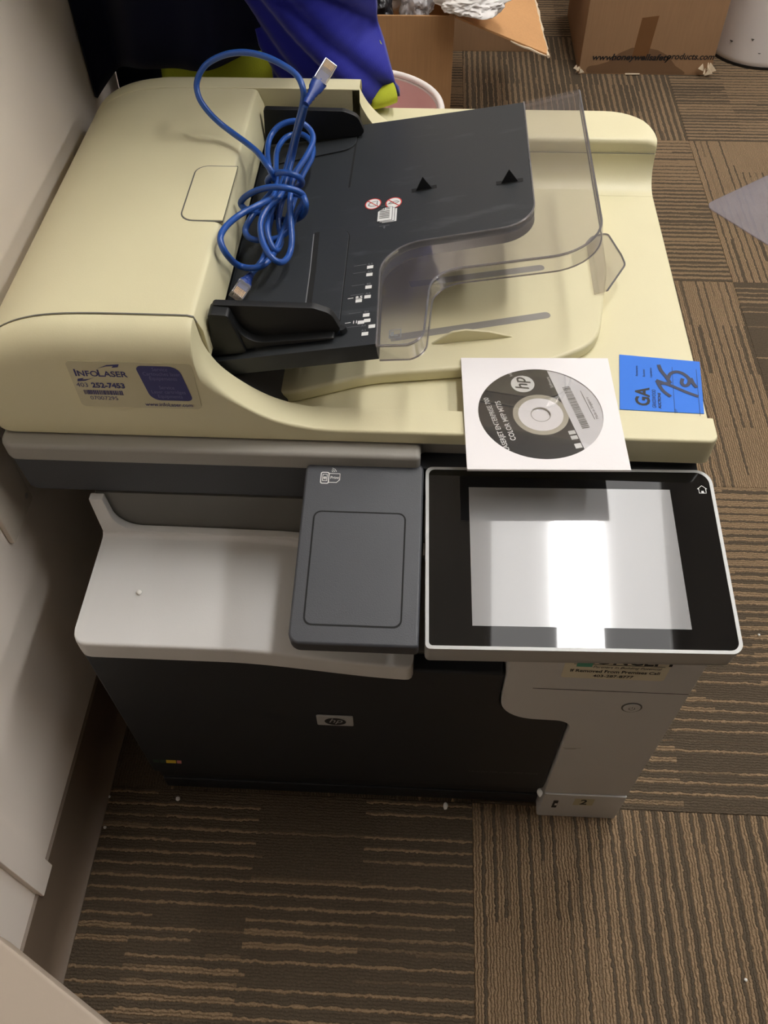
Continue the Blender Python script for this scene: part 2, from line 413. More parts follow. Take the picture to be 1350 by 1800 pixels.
# outlet plate low on the wall
pl = thing('wall_plate', 'cream wall plate with one screw, low on the wall beside the printer', 'wall plate', (WX, 0.115, 0.438))
obj('plate', bm_prism(fillet(rect(0.087, 0.3795, 0.1425, 0.495), 0.003, 3), WX, WX+0.0055, lambda u, v, w: (w, u, v), 0.0018, 2), M['plate'], pl)
obj('screw', bm_prism(disc_pts(0.134, 0.393, 0.0032, 14), WX+0.0054, WX+0.0064, lambda u, v, w: (w, u, v), 0.0006, 2), M['screw'], pl)

# cabinet corner at the lower left
cb = thing('low_cabinet', 'taupe laminate cabinet corner at the bottom left, close to the camera', 'cabinet', (-0.25, -0.42, 0))
CF = Frame((-0.263, -0.2745, 0), (0.877, -0.48, 0), (0.48, 0.877, 0))
obj('cabinet_top', bm_box(0, -0.27, 0.575, 0.30, 0, 0.6, 0.002, 2, f=CF), M['taupe'], cb)
obj('cabinet_body', bm_box(0.008, -0.262, 0.0, 0.292, -0.012, 0.5745, 0.002, 2, f=CF), M['taupe'], cb)

# ================================================================== PRINTER
PR = thing('multifunction_printer', 'large cream and charcoal office printer standing on the carpet beside the wall', 'printer', (-0.1, 0.27, 0))
BL, BR = -0.365, 0.166          # left and right of the base
# ---- base
bb = bm_box(BL+0.003, 0.012, 0.004, BR-0.003, 0.53, 0.345, 0.004, 2)
bm_box(BL+0.003, 0.16, 0.3449, BR-0.003, 0.53, 0.4318, 0.004, 2, bb)
bm_box(0.0, 0.02, 0.3449, BR-0.003, 0.161, 0.4318, 0.003, 2, bb)
base = obj('base_body', bb, M['grey_mid'], PR)
# ---- right front column with a stepped left edge
colp = fillet([(0.0055, 0.432), (0.0055, 0.263), (0.0748, 0.2605), (0.0748, 0.0725), (BR, 0.0725), (BR, 0.432)], [0, 0.04, 0.016, 0.001, 0.002, 0], 10)
column = obj('front_column', bm_prism(colp, -0.0098, 0.0119, XZ, 0.0022, 2), M['grey_light'], PR)
flat('seam_line', bm_flat(rect(0.030, 0.3262, BR-0.001, 0.3272), lambda u, v, w: (u, w, v), -0.00995), M['void'], column)
# groove where the column turns into the recessed left part
pb = obj('power_button', bm_prism(disc_pts(0.1224, 0.2965, 0.0078, 28), -0.0111, -0.0097, XZ, 0.0007, 2), M['grey_light'], column)
obj('button_ring', bm_ring(disc_pts(0.1224, 0.2965, 0.0092, 28), disc_pts(0.1224, 0.2965, 0.0079, 28), -0.0104, -0.0097, XZ), M['grey_dark'], column)
FX = lambda u, v, w: (u, w, v)
pw = bm_ribbon([(0.1224+0.0026*math.cos(a), 0.2962+0.0026*math.sin(a)) for a in [PI*0.7+i*PI*1.6/14 for i in range(15)]], 0.0006, FX, -0.01125)
bm_ribbon([(0.1224, 0.2967), (0.1224, 0.2995)], 0.0006, FX, -0.01125, pw)
flat('power_symbol', pw, M['black_paint'], column)
smd = bm_ribbon([(0.078, 0.196), (0.083, 0.1965), (0.089, 0.1975)], 0.0012, FX, -0.00992)
bm_ribbon([(0.076, 0.1985), (0.084, 0.1985), (0.0935, 0.1995)], 0.0008, FX, -0.00992, smd)
flat('scuff_mark', smd, M['grey_mid'], column)
# ---- asset sticker on the column
SY = -0.0099
st = bm_prism(fillet(rect(0.0507, 0.3500, 0.1375, 0.398), 0.003, 3), SY-0.0002, SY, XZ)
stick = obj('property_sticker', st, M['sticker_white'], PR, smooth=False)
fs = lambda u, v, w: (u, w, v); sy = SY-0.0004
tx = bm_text('If Removed From Premises Call', 0.0068, fs, sy, 0.094, 0.3615, 'CENTER', 0.02, sx=0.86)
bm_text('403-287-8777', 0.0060, fs, sy, 0.094, 0.3535, 'CENTER', 0.02, bm=tx)
bm_text('Partners in Building Potential', 0.0056, fs, sy, 0.1025, 0.3695, 'CENTER', 0.0, 0.25, 0.86, bm=tx)
bm_text('CONCEPT', 0.017, fs, sy, 0.1025, 0.3768, 'CENTER', 0.03, bm=tx)
bm_ribbon([(0.058, 0.3754), (0.133, 0.3754)], 0.0008, fs, sy, tx)
flat('sticker_lettering', tx, M['black_paint'], stick)
flat('sticker_logo', bm_flat(rect(0.0605, 0.3710, 0.0735, 0.388), fs, sy-0.0001), M['teal_paint'], stick)
# ---- bottom paper tray
ctr = obj('paper_tray', bm_box(0.0752, -0.0115, 0.0, BR, 0.0119, 0.0712, 0.002, 2), M['grey_light'], PR)
slot = bm_flat(fillet(rect(0.0880, 0.030, 0.0935, 0.0535), 0.001, 2), FX, -0.01165)
flat('level_window', slot, M['black_paint'], ctr)
flat('level_mark', bm_flat(rect(0.0905, 0.038, 0.0932, 0.0445), FX, -0.0118), M['white_paint'], ctr)
lb = flat('tray_label', bm_flat(rect(0.1105, 0.0415, 0.1325, 0.0625), FX, -0.01165), M['sticker_cream'], ctr)
flat('tray_number', bm_text('2', 0.0210, FX, -0.0118, 0.1215, 0.0450, 'CENTER', 0.03, sx=0.75), M['black_paint'], ctr)
cas = bm_box(BL, 0.002, 0.004, 0.0746, 0.0119, 0.030, 0.002, 2)
bm_box(BL, 0.002, 0.036, 0.0746, 0.0119, 0.0705, 0.002, 2, cas)
bm_box(BL+0.002, 0.008, 0.030, 0.0744, 0.0118, 0.036, 0, 1, cas)
obj('tray_front', cas, M['door'], PR)
# ---- front door
dp = fillet([(BL, 0.0725), (0.0738, 0.0725), (0.0738, 0.2585), (0.0045, 0.261), (0.0045, 0.343), (-0.085, 0.343), (-0.2, 0.3525), (BL, 0.3525)], [0.003, 0, 0.015, 0.041, 0, 0.02, 0.05, 0.006], 8)
door = obj('front_door', bm_prism(dp, -0.006, 0.0118, XZ, 0.003, 3), M['door'], PR)
bdg = bm_prism(fillet(rect(-0.1672, 0.2245, -0.1315, 0.2455), 0.0012, 2), -0.0082, -0.0061, XZ, 0.0008, 2)
badge = obj('badge', bdg, M['silver'], door)
flat('badge_oval', bm_flat(disc_pts(-0.149, 0.2347, 0.0105, 32, 0.0080), FX, -0.0084), M['black_paint'], door)
flat('badge_letters', bm_text('hp', 0.0135, FX, -0.0086, -0.1492, 0.2325, 'CENTER', 0.0, 0.35), M['silver'], door)
em = bm_flat([(-0.370, 0.100), (-0.343, 0.100), (-0.341, 0.109), (-0.368, 0.109)], FX, -0.0062)
BLs = 0.012
def flag(x0, x1, m): flat('colour_flag', bm_flat([(x0, 0.1005), (x1, 0.1005), (x1+0.0015, 0.1095), (x0+0.0015, 0.1095)], FX, -0.0062), m, door)
em.free()
flag(-0.3585, -0.352, M['green_paint']); flag(-0.351, -0.345, M['green_paint']); flag(-0.344, -0.333, M['yellow_paint']); flag(-0.332, -0.327, M['pink_paint'])
flat('model_lettering', bm_text('LaserJet 700 color MFP M775', 0.0062, FX, -0.0062, -0.0120, 0.1145, 'LEFT'), M['dim_paint'], door)

# ---- output tray with its riser
def sm(a, b, x): x = max(0, min(1, (x-a)/(b-a))); return x*x*(3-2*x)
rings = []
XS = [BL+0.0, BL+0.0008, BL+0.0025, BL+0.005, BL+0.008, BL+0.012] + [BL+0.012+i*(0.290-0.012-0.012)/40 for i in range(1, 41)] + [-0.0825, -0.079, -0.0765, -0.0752]
for X in XS:
    d = -0.020*sm(-0.24, -0.07, X); u = X-BL; yf = -0.0125
    if u < 0.012: yf += 0.012-math.sqrt(max(0, 0.012**2-(0.012-u)**2))
    v = -0.0752-X
    if v < 0.006: yf += 0.006-math.sqrt(max(0, 0.006**2-(0.006-v)**2))
    z = 0.380+d
    sec = [(0.105, z-0.024), (yf+0.001, z-0.024), (yf, z-0.022), (yf, z-0.0035), (yf+0.0005, z-0.0015), (yf+0.0015, z-0.0005), (yf+0.003, z)]
    sec += [(0.093, z)]
    sec += [(0.096+0.006*math.sin(a), z+0.0045*(1-math.cos(a))) for a in [k*PI/2/6 for k in range(1, 7)]]
    sec += [(0.105, z+0.0045)]
    rings.append([(X, y, zz) for y, zz in sec])
otray = obj('output_tray', bm_loft(rings), M['grey_light'], PR)
# riser frame: left post and low sill around the dark output slot
fr = [(BL, 0.380), (-0.06, 0.362), (-0.06, 0.372), (-0.20, 0.3845), (-0.3500, 0.3865), (-0.3525, 0.4315), (BL, 0.4315)]
obj('output_frame', bm_prism(fillet(fr, [0, 0, 0.002, 0.05, 0.042, 0, 0], 12), 0.1022, 0.110, XZ, 0.0012, 2), M['grey_light'], PR)
obj('output_slot', bm_box(BL+0.004, 0.1105, 0.346, 0.0, 0.159, 0.4315), M['grey_dark'], PR)
# ---- scanner base
sp_ = fillet([(-0.4235, 0.105), (-0.075, 0.105), (-0.075, 0.126), (0.156, 0.126), (0.156, 0.552), (-0.4235, 0.552)], [0.012, 0.004, 0.004, 0.006, 0.03, 0.03], 6)
obj('scanner_top_rim', bm_prism(sp_, 0.4772, 0.4965, XY, 0.004, 3), M['grey_mid'], PR)
sp2 = [(-0.4205, 0.4768), (0.154, 0.4768), (0.154, 0.433), (-0.412, 0.433), (-0.4175, 0.437)]
obj('scanner_band', bm_prism(sp2, 0.111, 0.545, XZ, 0.0015, 2), M['charcoal'], PR)

# ---- document lid
LIDZ = 0.500
PROF = [(-0.2465, 0.6035), (-0.2458, 0.592), (-0.2435, 0.577), (-0.237, 0.5613), (-0.228, 0.5492), (-0.215, 0.5368), (-0.2, 0.526), (-0.185, 0.5192), (-0.17, 0.5152), (-0.155, 0.5128), (-0.14, 0.512), (-0.1, 0.512), (0.0, 0.512), (0.015, 0.512), (0.03, 0.512), (0.1, 0.512), (0.150, 0.512), (0.153, 0.512), (0.156, 0.512), (0.1585, 0.512), (0.1598, 0.5119), (0.1606, 0.5113), (0.161, 0.5100)]
SHO = [(-0.4335, 0.520), (-0.4330, 0.535), (-0.4305, 0.551), (-0.424, 0.566), (-0.412, 0.580), (-0.395, 0.5918), (-0.375, 0.5995), (-0.352, 0.6035), (-0.32, 0.605), (-0.26, 0.605)]
def interp(P, x):
    for a, b in zip(P, P[1:]):
        if a[0] <= x <= b[0]: return a[1]+(b[1]-a[1])*(x-a[0])/max(1e-9, b[0]-a[0])
    return P[0][1] if x < P[0][0] else P[-1][1]
PRF = [(p.x, p.y) for p in catmull([(a, b, 0) for a, b in PROF if a <= -0.1], 3)]+[(x, 0.512-0.0016*max(0, 1-(0.161-x)/0.0016)**2) for x in (-0.05, 0.0, 0.01, 0.02, 0.03, 0.10, 0.150, 0.153, 0.1555, 0.1575, 0.159, 0.1597, 0.1602, 0.1606, 0.161)]
TOP = [(p.x, p.y) for p in catmull([(a, b, 0) for a, b in SHO], 3)] + [(-0.2515, 0.6048), (-0.2485, 0.6040), (-0.247, 0.6037)] + PRF[1:]
def lid_section(X, T, yb, flip=False):
    r = 0.0022+0.0198*sm(0.535, 0.60, T)
    y0 = 0.118
    u = X+0.4335
    if u < 0.022: y0 += 0.022-math.sqrt(max(0, 0.022**2-(0.022-u)**2))
    v = 0.161-X
    if v < 0.008: y0 += 0.008-math.sqrt(max(0, 0.008**2-(0.008-v)**2))
    ry = min(r, yb-y0-0.001); zb = 0.4975-0.0145*sm(0.0, 0.03, X)
    rz = min(r*1.15, T-zb-0.003)
    s = [(y0+0.002+0.004*sm(0.0, 0.03, X), zb), (y0+0.0005, zb+0.002)]
    s += [(y0+ry*(1-math.cos(a)), T-rz+rz*math.sin(a)) for a in [k*PI/2/8 for k in range(9)]]
    s += [(yb-0.001, T), (yb, T-0.001), (yb, zb)]
    return [(X, y, z) for y, z in s]
LID = obj('lid_front_wall', bm_loft([lid_section(X, T, 0.143 if X < -0.16 else 0.1445) for X, T in TOP]), M['cream'], PR, sharp=50)
# flat lid plate
obj('lid_plate', bm_prism(fillet(rect(-0.4325, 0.144, 0.1615, 0.515), [0.0, 0.0, 0.004, 0.0], 4), 0.4975, LIDZ, XY, 0.0006, 1), M['cream'], PR)
# feeder cover
cov = [(x, z) for x, z in TOP if x <= -0.2485] + [(-0.2465, 0.6025), (-0.2420, 0.590), (-0.2405, 0.565), (-0.2425, 0.5615)] + [(-0.415, 0.5615), (-0.4335, 0.515)]
obj_cov = obj('feeder_cover', bm_prism(cov, 0.1438, 0.4858, XZ, 0.0008, 2), M['cream'], PR)
sb = bmesh.new(); cc = [(x, z) for x, z in TOP if x <= -0.2465]; cc = cc+[(-0.2452, 0.598)]
sv = [(sb.verts.new((x, 0.1428, z+0.00035)), sb.verts.new((x, 0.1442, z+0.00035))) for x, z in cc]
for p_, q_ in zip(sv, sv[1:]): sb.faces.new((p_[0], p_[1], q_[1], q_[0]))
flat('cover_seam', sb, M['grey_dark'], obj_cov)
# latch on the cover: a panel set in a groove
lo = fillet(rect(-0.2815, 0.262, -0.2445, 0.3455), [0.012, 0.0, 0.0, 0.012], 6)
li = fillet(rect(-0.2804, 0.2632, -0.2445, 0.3443), [0.011, 0.0, 0.0, 0.011], 6)
obj('latch', bm_prism(li, 0.6005, 0.6058, XY, 0.0007, 2), M['cream'], obj_cov)
obj('latch_groove', bm_ring(lo, li, 0.604, 0.6053, XY), M['grey_dark'], obj_cov, smooth=False)
# back wall of the feeder
BW = [(-0.4335, 0.520), (-0.4330, 0.535), (-0.4305, 0.551), (-0.424, 0.566), (-0.412, 0.580), (-0.395, 0.5918), (-0.375, 0.5995), (-0.352, 0.6035), (-0.32, 0.605), (-0.16, 0.605), (-0.1535, 0.604), (-0.149, 0.599), (-0.1445, 0.588), (-0.137, 0.575), (-0.126, 0.562), (-0.112, 0.552), (-0.098, 0.5465), (-0.085, 0.545)]
BWf = [(p.x, p.y) for p in catmull([(a, b, 0) for a, b in BW], 3)]
rr = []
for X, T in BWf:
    r = 0.003+0.013*sm(0.55, 0.60, T)
    s = [(0.4864, 0.4975), (0.4864, T-0.0008), (0.4872, T)]
    s += [(0.5115+(0.008 if T > 0.0 else 0)-r+r*math.sin(a), T-r+r*math.cos(a)) for a in [k*PI/2/6 for k in range(7)]]
    s += [(0.5195, 0.4975)]
    rr.append([(X, y, z) for y, z in s])
obj('feeder_back_wall', bm_loft(rr), M['cream'], PR, sharp=50)
# hinge ridge along the back
rr = []
RX = [-0.432, -0.3, -0.1, 0.0, 0.08, 0.11, 0.12, 0.13, 0.138, 0.145, 0.151, 0.156, 0.159, 0.1605, 0.1612]
for X in RX:
    u = 0.1612-X; k = 0.0
    if u < 0.05: k = 0.05-math.sqrt(max(0, 0.05**2-(0.05-u)**2))
    yb = 0.572-k
    e = 0.004*max(0, 1-u/0.008)
    s = [(0.478, 0.4978)]
    s += [(0.478+0.030*math.sin(a), 0.5002+0.030*(1-math.cos(a))) for a in [q*PI/2/8 for q in range(9)]]
    s += [(0.5085+0.0005, 0.531), (0.5095, 0.5405-e), (0.511+e*0.3, 0.5438-e), (0.514+e*0.4, 0.545-e*0.6), (max(yb-0.004, 0.5165), 0.545-e*0.6), (max(yb, 0.519), 0.541-e), (max(yb, 0.519), 0.4978)]
    rr.append([(X, y, z) for y, z in s])
ridge = obj('lid_ridge', bm_loft(rr), M['cream'], PR, sharp=45)
flat('ridge_seam', bm_ribbon([(-0.08, 0.5308), (0.1605, 0.5308)], 0.0008, XZ, 0.50815), M['grey_dark'], ridge)
# raised output area under the input tray, with two slots and a fin
plo = [(-0.235, 0.150), (-0.18, 0.160), (-0.12, 0.183), (0.030, 0.204), (0.078, 0.232), (0.096, 0.335), (0.100, 0.470), (-0.235, 0.470)]
plat = obj('output_bed', bm_prism(fillet(plo, [0.0, 0.03, 0.15, 0.08, 0.05, 0.1, 0.01, 0], 8), 0.5001, 0.5130, XY, 0.0032, 3, ang=45), M['cream'], PR)
def slotp(a, b, w): 
    a, b = Vector(a), Vector(b); d = (b-a).normalized(); q = Vector((-d.y, d.x))*w/2; r = []
    for k in range(9): t = -PI/2+k*PI/8; r.append(tuple(b+d*math.cos(t)*w/2+q*math.sin(t)))
    return [tuple(a-q)]+r+[tuple(a+q)]
for a, b in (((-0.105, 0.229), (0.0335, 0.2655)), ((-0.09, 0.305), (0.0325, 0.3345))):
    flat('bed_slot', bm_flat(slotp(a, b, 0.0085), XY, 0.51315), M['grey_mid'], plat)
fin = [(-0.070, 0.5129), (-0.052, 0.5245), (-0.040, 0.5255), (-0.02, 0.5215), (0.003, 0.5129)]
FF = Frame((0, 0.2355, 0), (1, 0.17, 0), (0, 0, 1))
obj('paper_fin', bm_prism(fillet(fin, [0, 0.006, 0.01, 0.02, 0], 4), -0.0012, 0.0012, FF, 0.0005, 2), M['cream'], PR)
# clear hinged stop at the right of the bed
so = [(0.0, 0.0), (0.0, 0.078), (0.006, 0.086), (0.021, 0.088), (0.030, 0.05), (0.032, 0.035), (0.012, 0.002)]
SFm = Frame((0.0795, 0.295, 0.5136), (1, 0, 0.25), (0.0, 1, 0))
so_f = fillet(so, [0.001, 0.004, 0.006, 0.006, 0.02, 0.012, 0.002], 5)
stp = obj('output_stop', bm_prism(so_f, 0, 0.0016, SFm), M['clear'], PR)
obj('stop_edge', bm_tube([SFm(x, y, 0.0008) for x, y in so_f[10:]], 0.0009, 6), M['clear_edge'], stp)
# black inner body of the feeder
fb = fillet([(-0.2445, 0.5002), (-0.185, 0.5002), (-0.192, 0.512), (-0.222, 0.538), (-0.2445, 0.545)], [0, 0.004, 0.01, 0.02, 0], 5)
obj('feeder_body', bm_prism(fb, 0.1455, 0.484, XZ, 0.001, 1), M['black'], PR)
fv = bm_box(-0.41, 0.147, 0.5005, -0.2445, 0.483, 0.561)
obj('feeder_throat', fv, M['black'], PR, smooth=False)

# ---- document input tray (sloping) ------------------------------------------------
TF = Frame((-0.112, 0, 0.5776), (1, 0, 0.178), (0, 1, 0))
K = math.sqrt(1+0.178**2)
def TM(x, y, w): return TF((x+0.112)*K, y, w)
dk = [(-0.2432, 0.1485), (-0.1122, 0.1485), (-0.1150, 0.2715), (0.0140, 0.2775), (0.0136, 0.4765), (-0.2432, 0.4855)]
dkf = fillet(dk, [0.002, 0.001, 0.036, 0.030, 0.001, 0.002], 10)
TRAY = obj('input_tray', bm_prism(dkf, -0.016, 0.0, TM, 0.0012, 2, ang=45), M['tray'], PR)
# clear extension round the dark tray
k = 11
inner = dkf[2*k-10-0:]  # not used directly; the outline below follows the same fillets
inn = fillet([(-0.1118, 0.147), (-0.1146, 0.2720), (0.0145, 0.2772), (0.0140, 0.4772), (-0.2, 0.6), (-0.3, 0.1)], [0, 0.036, 0.030, 0, 0, 0], 10)
inn = inn[0:1]+inn[1:1+22]+inn[23:24]
out = fillet([(0.0665, 0.4835), (0.0655, 0.2300), (-0.0715, 0.2300), (-0.0765, 0.1468), (-0.3, 0.1), (-0.3, 0.6)], [0.003, 0.042, 0.024, 0.016, 0, 0], 10)
out = out[0:44]
ext = obj('clear_extension', bm_prism(inn+out, -0.0030, -0.0002, TM), M['clear'], PR, smooth=False)
oo = out[5:]+[(-0.1118, 0.1468)]
def skirt(P, h, th, m, name, par, w0=-0.003):
    b = bmesh.new(); P2 = [Vector(p) for p in P]; L = []
    for i, p in enumerate(P2):
        t = (P2[min(i+1, len(P2)-1)]-P2[max(i-1, 0)]).normalized(); q = Vector((-t.y, t.x))
        a, c = p, p+q*th
        L.append([b.verts.new(Vector(TM(a.x, a.y, w0))), b.verts.new(Vector(TM(c.x, c.y, w0))), b.verts.new(Vector(TM(c.x, c.y, w0-h))), b.verts.new(Vector(TM(a.x, a.y, w0-h)))])
    for a, c in zip(L, L[1:]):
        for i in range(4): b.faces.new((a[i], a[(i+1) % 4], c[(i+1) % 4], c[i]))
    b.faces.new(L[0]); b.faces.new(L[-1][::-1])
    return obj(name, b, m, par)
skirt(oo, 0.0125, 0.0012, M['clear'], 'extension_skirt', ext)
obj('extension_rim', bm_tube([TM(x, y, -0.0008) for x, y in oo], 0.0010, 6), M['clear_edge'], ext)
obj('skirt_rim', bm_tube([TM(x, y, -0.0155) for x, y in oo], 0.0006, 6), M['clear_edge'], ext)
obj('inner_rim', bm_tube([TM(x, y, -0.0003) for x, y in inn], 0.0007, 6), M['clear_edge'], ext)
ic = bm_ring(rect(-0.1025, 0.1525, -0.093, 0.1625), rect(-0.1017, 0.1533, -0.0938, 0.1617), 0.0000, 0.00005, TM)
bm_ribbon([(-0.100, 0.155), (-0.100, 0.160)], 0.0025, TM, 0.0001, ic); bm_ribbon([(-0.0985, 0.1555), (-0.0955, 0.1555)], 0.0018, TM, 0.0001, ic)
flat('page_symbol', ic, M['grey_paint'], ext)
# ribs, base plates, guides
flat('tray_groove', bm_ribbon([(-0.1478, 0.472), (-0.1492, 0.37)], 0.0018, TM, 0.0002), M['void'], TRAY)
def guide(name, y, s):
    """paper guide: foot plate let into the tray and an upright fence; s=+1 faces away from the camera"""
    g = bmesh.new()
    if s > 0:
        foot = fillet([(-0.2400, 0.180), (-0.1425, 0.180), (-0.1435, 0.3065), (-0.205, 0.3135), (-0.2400, 0.3135)], [0, 0, 0.018, 0.02, 0], 8)
    else:
        foot = fillet([(-0.2400, 0.4655), (-0.2400, 0.428), (-0.1900, 0.4325), (-0.1475, 0.4365), (-0.1475, 0.4655)], [0, 0.0, 0.01, 0.022, 0.002], 8)
    obj('guide_plate', bm_prism(foot, 0.0001, 0.0016, TM, 0.0006, 2, ang=45), M['tray'], TRAY)
    fc = [(p[0], p[1]) for p in foot]+[foot[0]]
    flat('plate_groove', bm_ribbon(fc, 0.0014, TM, 0.0003), M['void'], TRAY)
    zt = 0.5985
    fence = fillet([(-0.2400, 0.562), (-0.1440, 0.5735), (-0.1400, 0.578), (-0.1465, 0.5935), (-0.1600, zt), (-0.2380, zt+0.001)], [0.002, 0.001, 0.004, 0.012, 0.012, 0.003], 6)
    bm_prism(fence, y-0.0035, y+0.0035, XZ, 0.0012, 2, bm=g)
    o = obj(name, g, M['guide'], TRAY)
    # scooped panel on the fence
    pan = fillet([(-0.222, 0.5955), (-0.206, 0.577), (-0.150, 0.580), (-0.1455, 0.5855), (-0.158, 0.5955)], [0.003, 0.014, 0.004, 0.006, 0.01], 6)
    return o
gf = guide('paper_guide', 0.1665, 1)
gb = guide('paper_guide', 0.4600, -1)
blk = bm_prism(fillet([(-0.2425, 0.556), (-0.214, 0.560), (-0.224, 0.5975), (-0.2395, 0.5985)], 0.003, 4), 0.153, 0.168, XZ, 0.0015, 2)
bm_prism(fillet([(-0.222, 0.561), (-0.1445, 0.5745), (-0.1455, 0.5765), (-0.214, 0.5685), (-0.224, 0.596)], [0, 0, 0, 0.02, 0], 8), 0.1555, 0.164, XZ, 0.001, 2, bm=blk)
obj('guide_grip', blk, M['guide'], TRAY)
bm_ = bm_prism(fillet([(-0.1405, 0.1605), (-0.1340, 0.166), (-0.1405, 0.1715)], 0.0015, 3), 0.001, 0.0055, TM, 0.0008, 2)
obj('guide_pointer', bm_, M['black'], TRAY)
flat('guide_slot', bm_ribbon([(-0.1725, 0.303), (-0.1705, 0.25), (-0.1690, 0.176)], 0.0046, TM, 0.00175), M['void'], TRAY)
flat('guide_slot_edge', bm_ribbon([(-0.1752, 0.301), (-0.1732, 0.25), (-0.1718, 0.176)], 0.0009, TM, 0.0018), M['grey_paint'], TRAY)
# triangular paper tabs with their slots
for (a, b, c) in (((-0.0895, 0.3497), (-0.0695, 0.3512), (-0.0790, 0.3497)), ((-0.0150, 0.3425), (0.0057, 0.3425), (-0.0040, 0.3425))):
    sl = bm_ribbon([(a[0]-0.0012, a[1]), ((a[0]+b[0])/2, (a[1]+b[1])/2), (b[0]+0.0012, b[1])], 0.0056, TM, 0.0003)
    flat('tab_slot', sl, M['void'], TRAY)
    cx_ = (a[0]+b[0])/2; yy = (a[1]+b[1])/2-0.0005
    f = lambda u, v, w, cx_=cx_, yy=yy: TM(cx_+u, yy+w, v)
    obj('paper_tab', bm_prism([(-0.0075, 0.0), (0.0075, 0.0), (0.0005, 0.0125)], -0.0007, 0.0007, f, 0.0003, 1), M['black'], TRAY)
# printed marks on the tray
PW = 0.00035
for (x, y, kind) in ((-0.1249, 0.3374, 0), (-0.1063, 0.3347, 1)):
    flat('warning_disc', bm_flat(disc_pts(x, y, 0.0068, 28, 0.0078), TM, PW), M['white_paint'], TRAY)
    rg = bm_ring(disc_pts(x, y, 0.0074, 28, 0.0084), disc_pts(x, y, 0.0065, 28, 0.0074), PW, PW+0.00005, TM)
    bm_ribbon([(x-0.0050, y+0.0054), (x+0.0050, y-0.0054)], 0.0009, TM, PW+0.0002, rg)
    flat('warning_ring', rg, M['red_paint'], TRAY)
    g = bmesh.new()
    if kind: bm_ribbon([(x-0.005, y-0.001), (x-0.002, y+0.0015), (x+0.003, y+0.0022), (x+0.005, y+0.0008), (x+0.003, y-0.0008), (x-0.002, y-0.0010), (x-0.0045, y-0.0005)], 0.0007, TM, PW+0.0001, g)
    else: bm_ribbon([(x-0.004, y-0.002), (x-0.0035, y+0.001), (x, y+0.003), (x+0.004, y+0.0035), (x+0.0035, y), (x+0.004, y-0.0035), (x-0.001, y-0.004), (x-0.004, y-0.002)], 0.0007, TM, PW+0.0001, g)
    flat('warning_figure', g, M['black_paint'], TRAY)
for q in range(3):
    x0, y0 = -0.1195+0.0021*(2-q), 0.3085-0.0012*(2-q)
    flat('page_edge', bm_flat([(x0-0.0005, y0-0.0006), (x0+0.0130, y0-0.0006), (x0+0.0130, y0+0.0201), (x0+0.0052, y0+0.0201), (x0-0.0005, y0+0.0147)], TM, PW+0.0002*q), M['dim_paint'], TRAY)
    flat('page_print', bm_flat([(x0, y0), (x0+0.0125, y0), (x0+0.0125, y0+0.0195), (x0+0.0055, y0+0.0195), (x0, y0+0.0145)], TM, PW+0.0002*q+0.0001), M['white_paint'], TRAY)
ln = bmesh.new()
for j in range(5): bm_ribbon([(-0.1180, 0.3125+j*0.0024), (-0.1090, 0.3125+j*0.0024)], 0.0007, TM, PW+0.0008, ln)
for j in range(2): bm_ribbon([(-0.1125, 0.3255+j*0.0022), (-0.1088, 0.3255+j*0.0022)], 0.0006, TM, PW+0.0008, ln)
bm_ribbon([(-0.1195, 0.3245), (-0.1140, 0.3245), (-0.1140, 0.3295)], 0.0006, TM, PW+0.0008, ln)
flat('page_lines', ln, M['black_paint'], TRAY)
for y, s in ((0.3318, 1), (0.3015, -1)):
    ar = bmesh.new()
    bm_ribbon([(-0.1175, y), (-0.1085, y)], 0.0005, TM, PW, ar); bm_ribbon([(-0.1130, y+s*0.001), (-0.1130, y+s*0.0042)], 0.0007, TM, PW, ar)
    bm_flat([(-0.1145, y+s*0.0024), (-0.1115, y+s*0.0024), (-0.1130, y+s*0.0006)], TM, PW, ar)
    flat('stack_arrow', ar, M['grey_paint'], TRAY)
for x, y in ((-0.1221, 0.2450), (-0.1221, 0.2350), (-0.1219, 0.2186), (-0.1219, 0.2063), (-0.1288, 0.2025), (-0.1216, 0.1835), (-0.1252, 0.1755), (-0.1204, 0.1768), (-0.1163, 0.1692), (-0.1212, 0.1612)):
    flat('size_mark', bm_flat(rect(x-0.0026, y-0.0020, x+0.0026, y+0.0020), TM, PW), M['white_paint'], TRAY)
for t_, x, y, ls in (('5.5', -0.1221, 0.2480, 1), ('A5', -0.1221, 0.2380, 1), ('B5', -0.1219, 0.2216, 1), ('A4', -0.1219, 0.2093, 1), ('B4', -0.1216, 0.1865, 1), ('A4', -0.1230, 0.1700, 1), ('A3', -0.1225, 0.1642, 0)):
    flat('size_letters', bm_text(t_, 0.0034, TM, PW, x, y, 'CENTER'), M['grey_paint'], TRAY)
    if ls: flat('size_line', bm_ribbon([(-0.1360, y+0.0010), (-0.1255, y+0.0012)], 0.00035, TM, PW), M['grey_paint'], TRAY)
for t_, x, y in (('8.5', -0.1288, 0.2052), ('11', -0.1300, 0.1750)):
    flat('size_number', bm_text(t_, 0.0046, TM, PW, x, y, 'CENTER', 0.03), M['white_paint'], TRAY)
    flat('size_line', bm_ribbon([(-0.1380, y+0.0014), (-0.1335, y+0.0016)], 0.0007, TM, PW), M['white_paint'], TRAY)

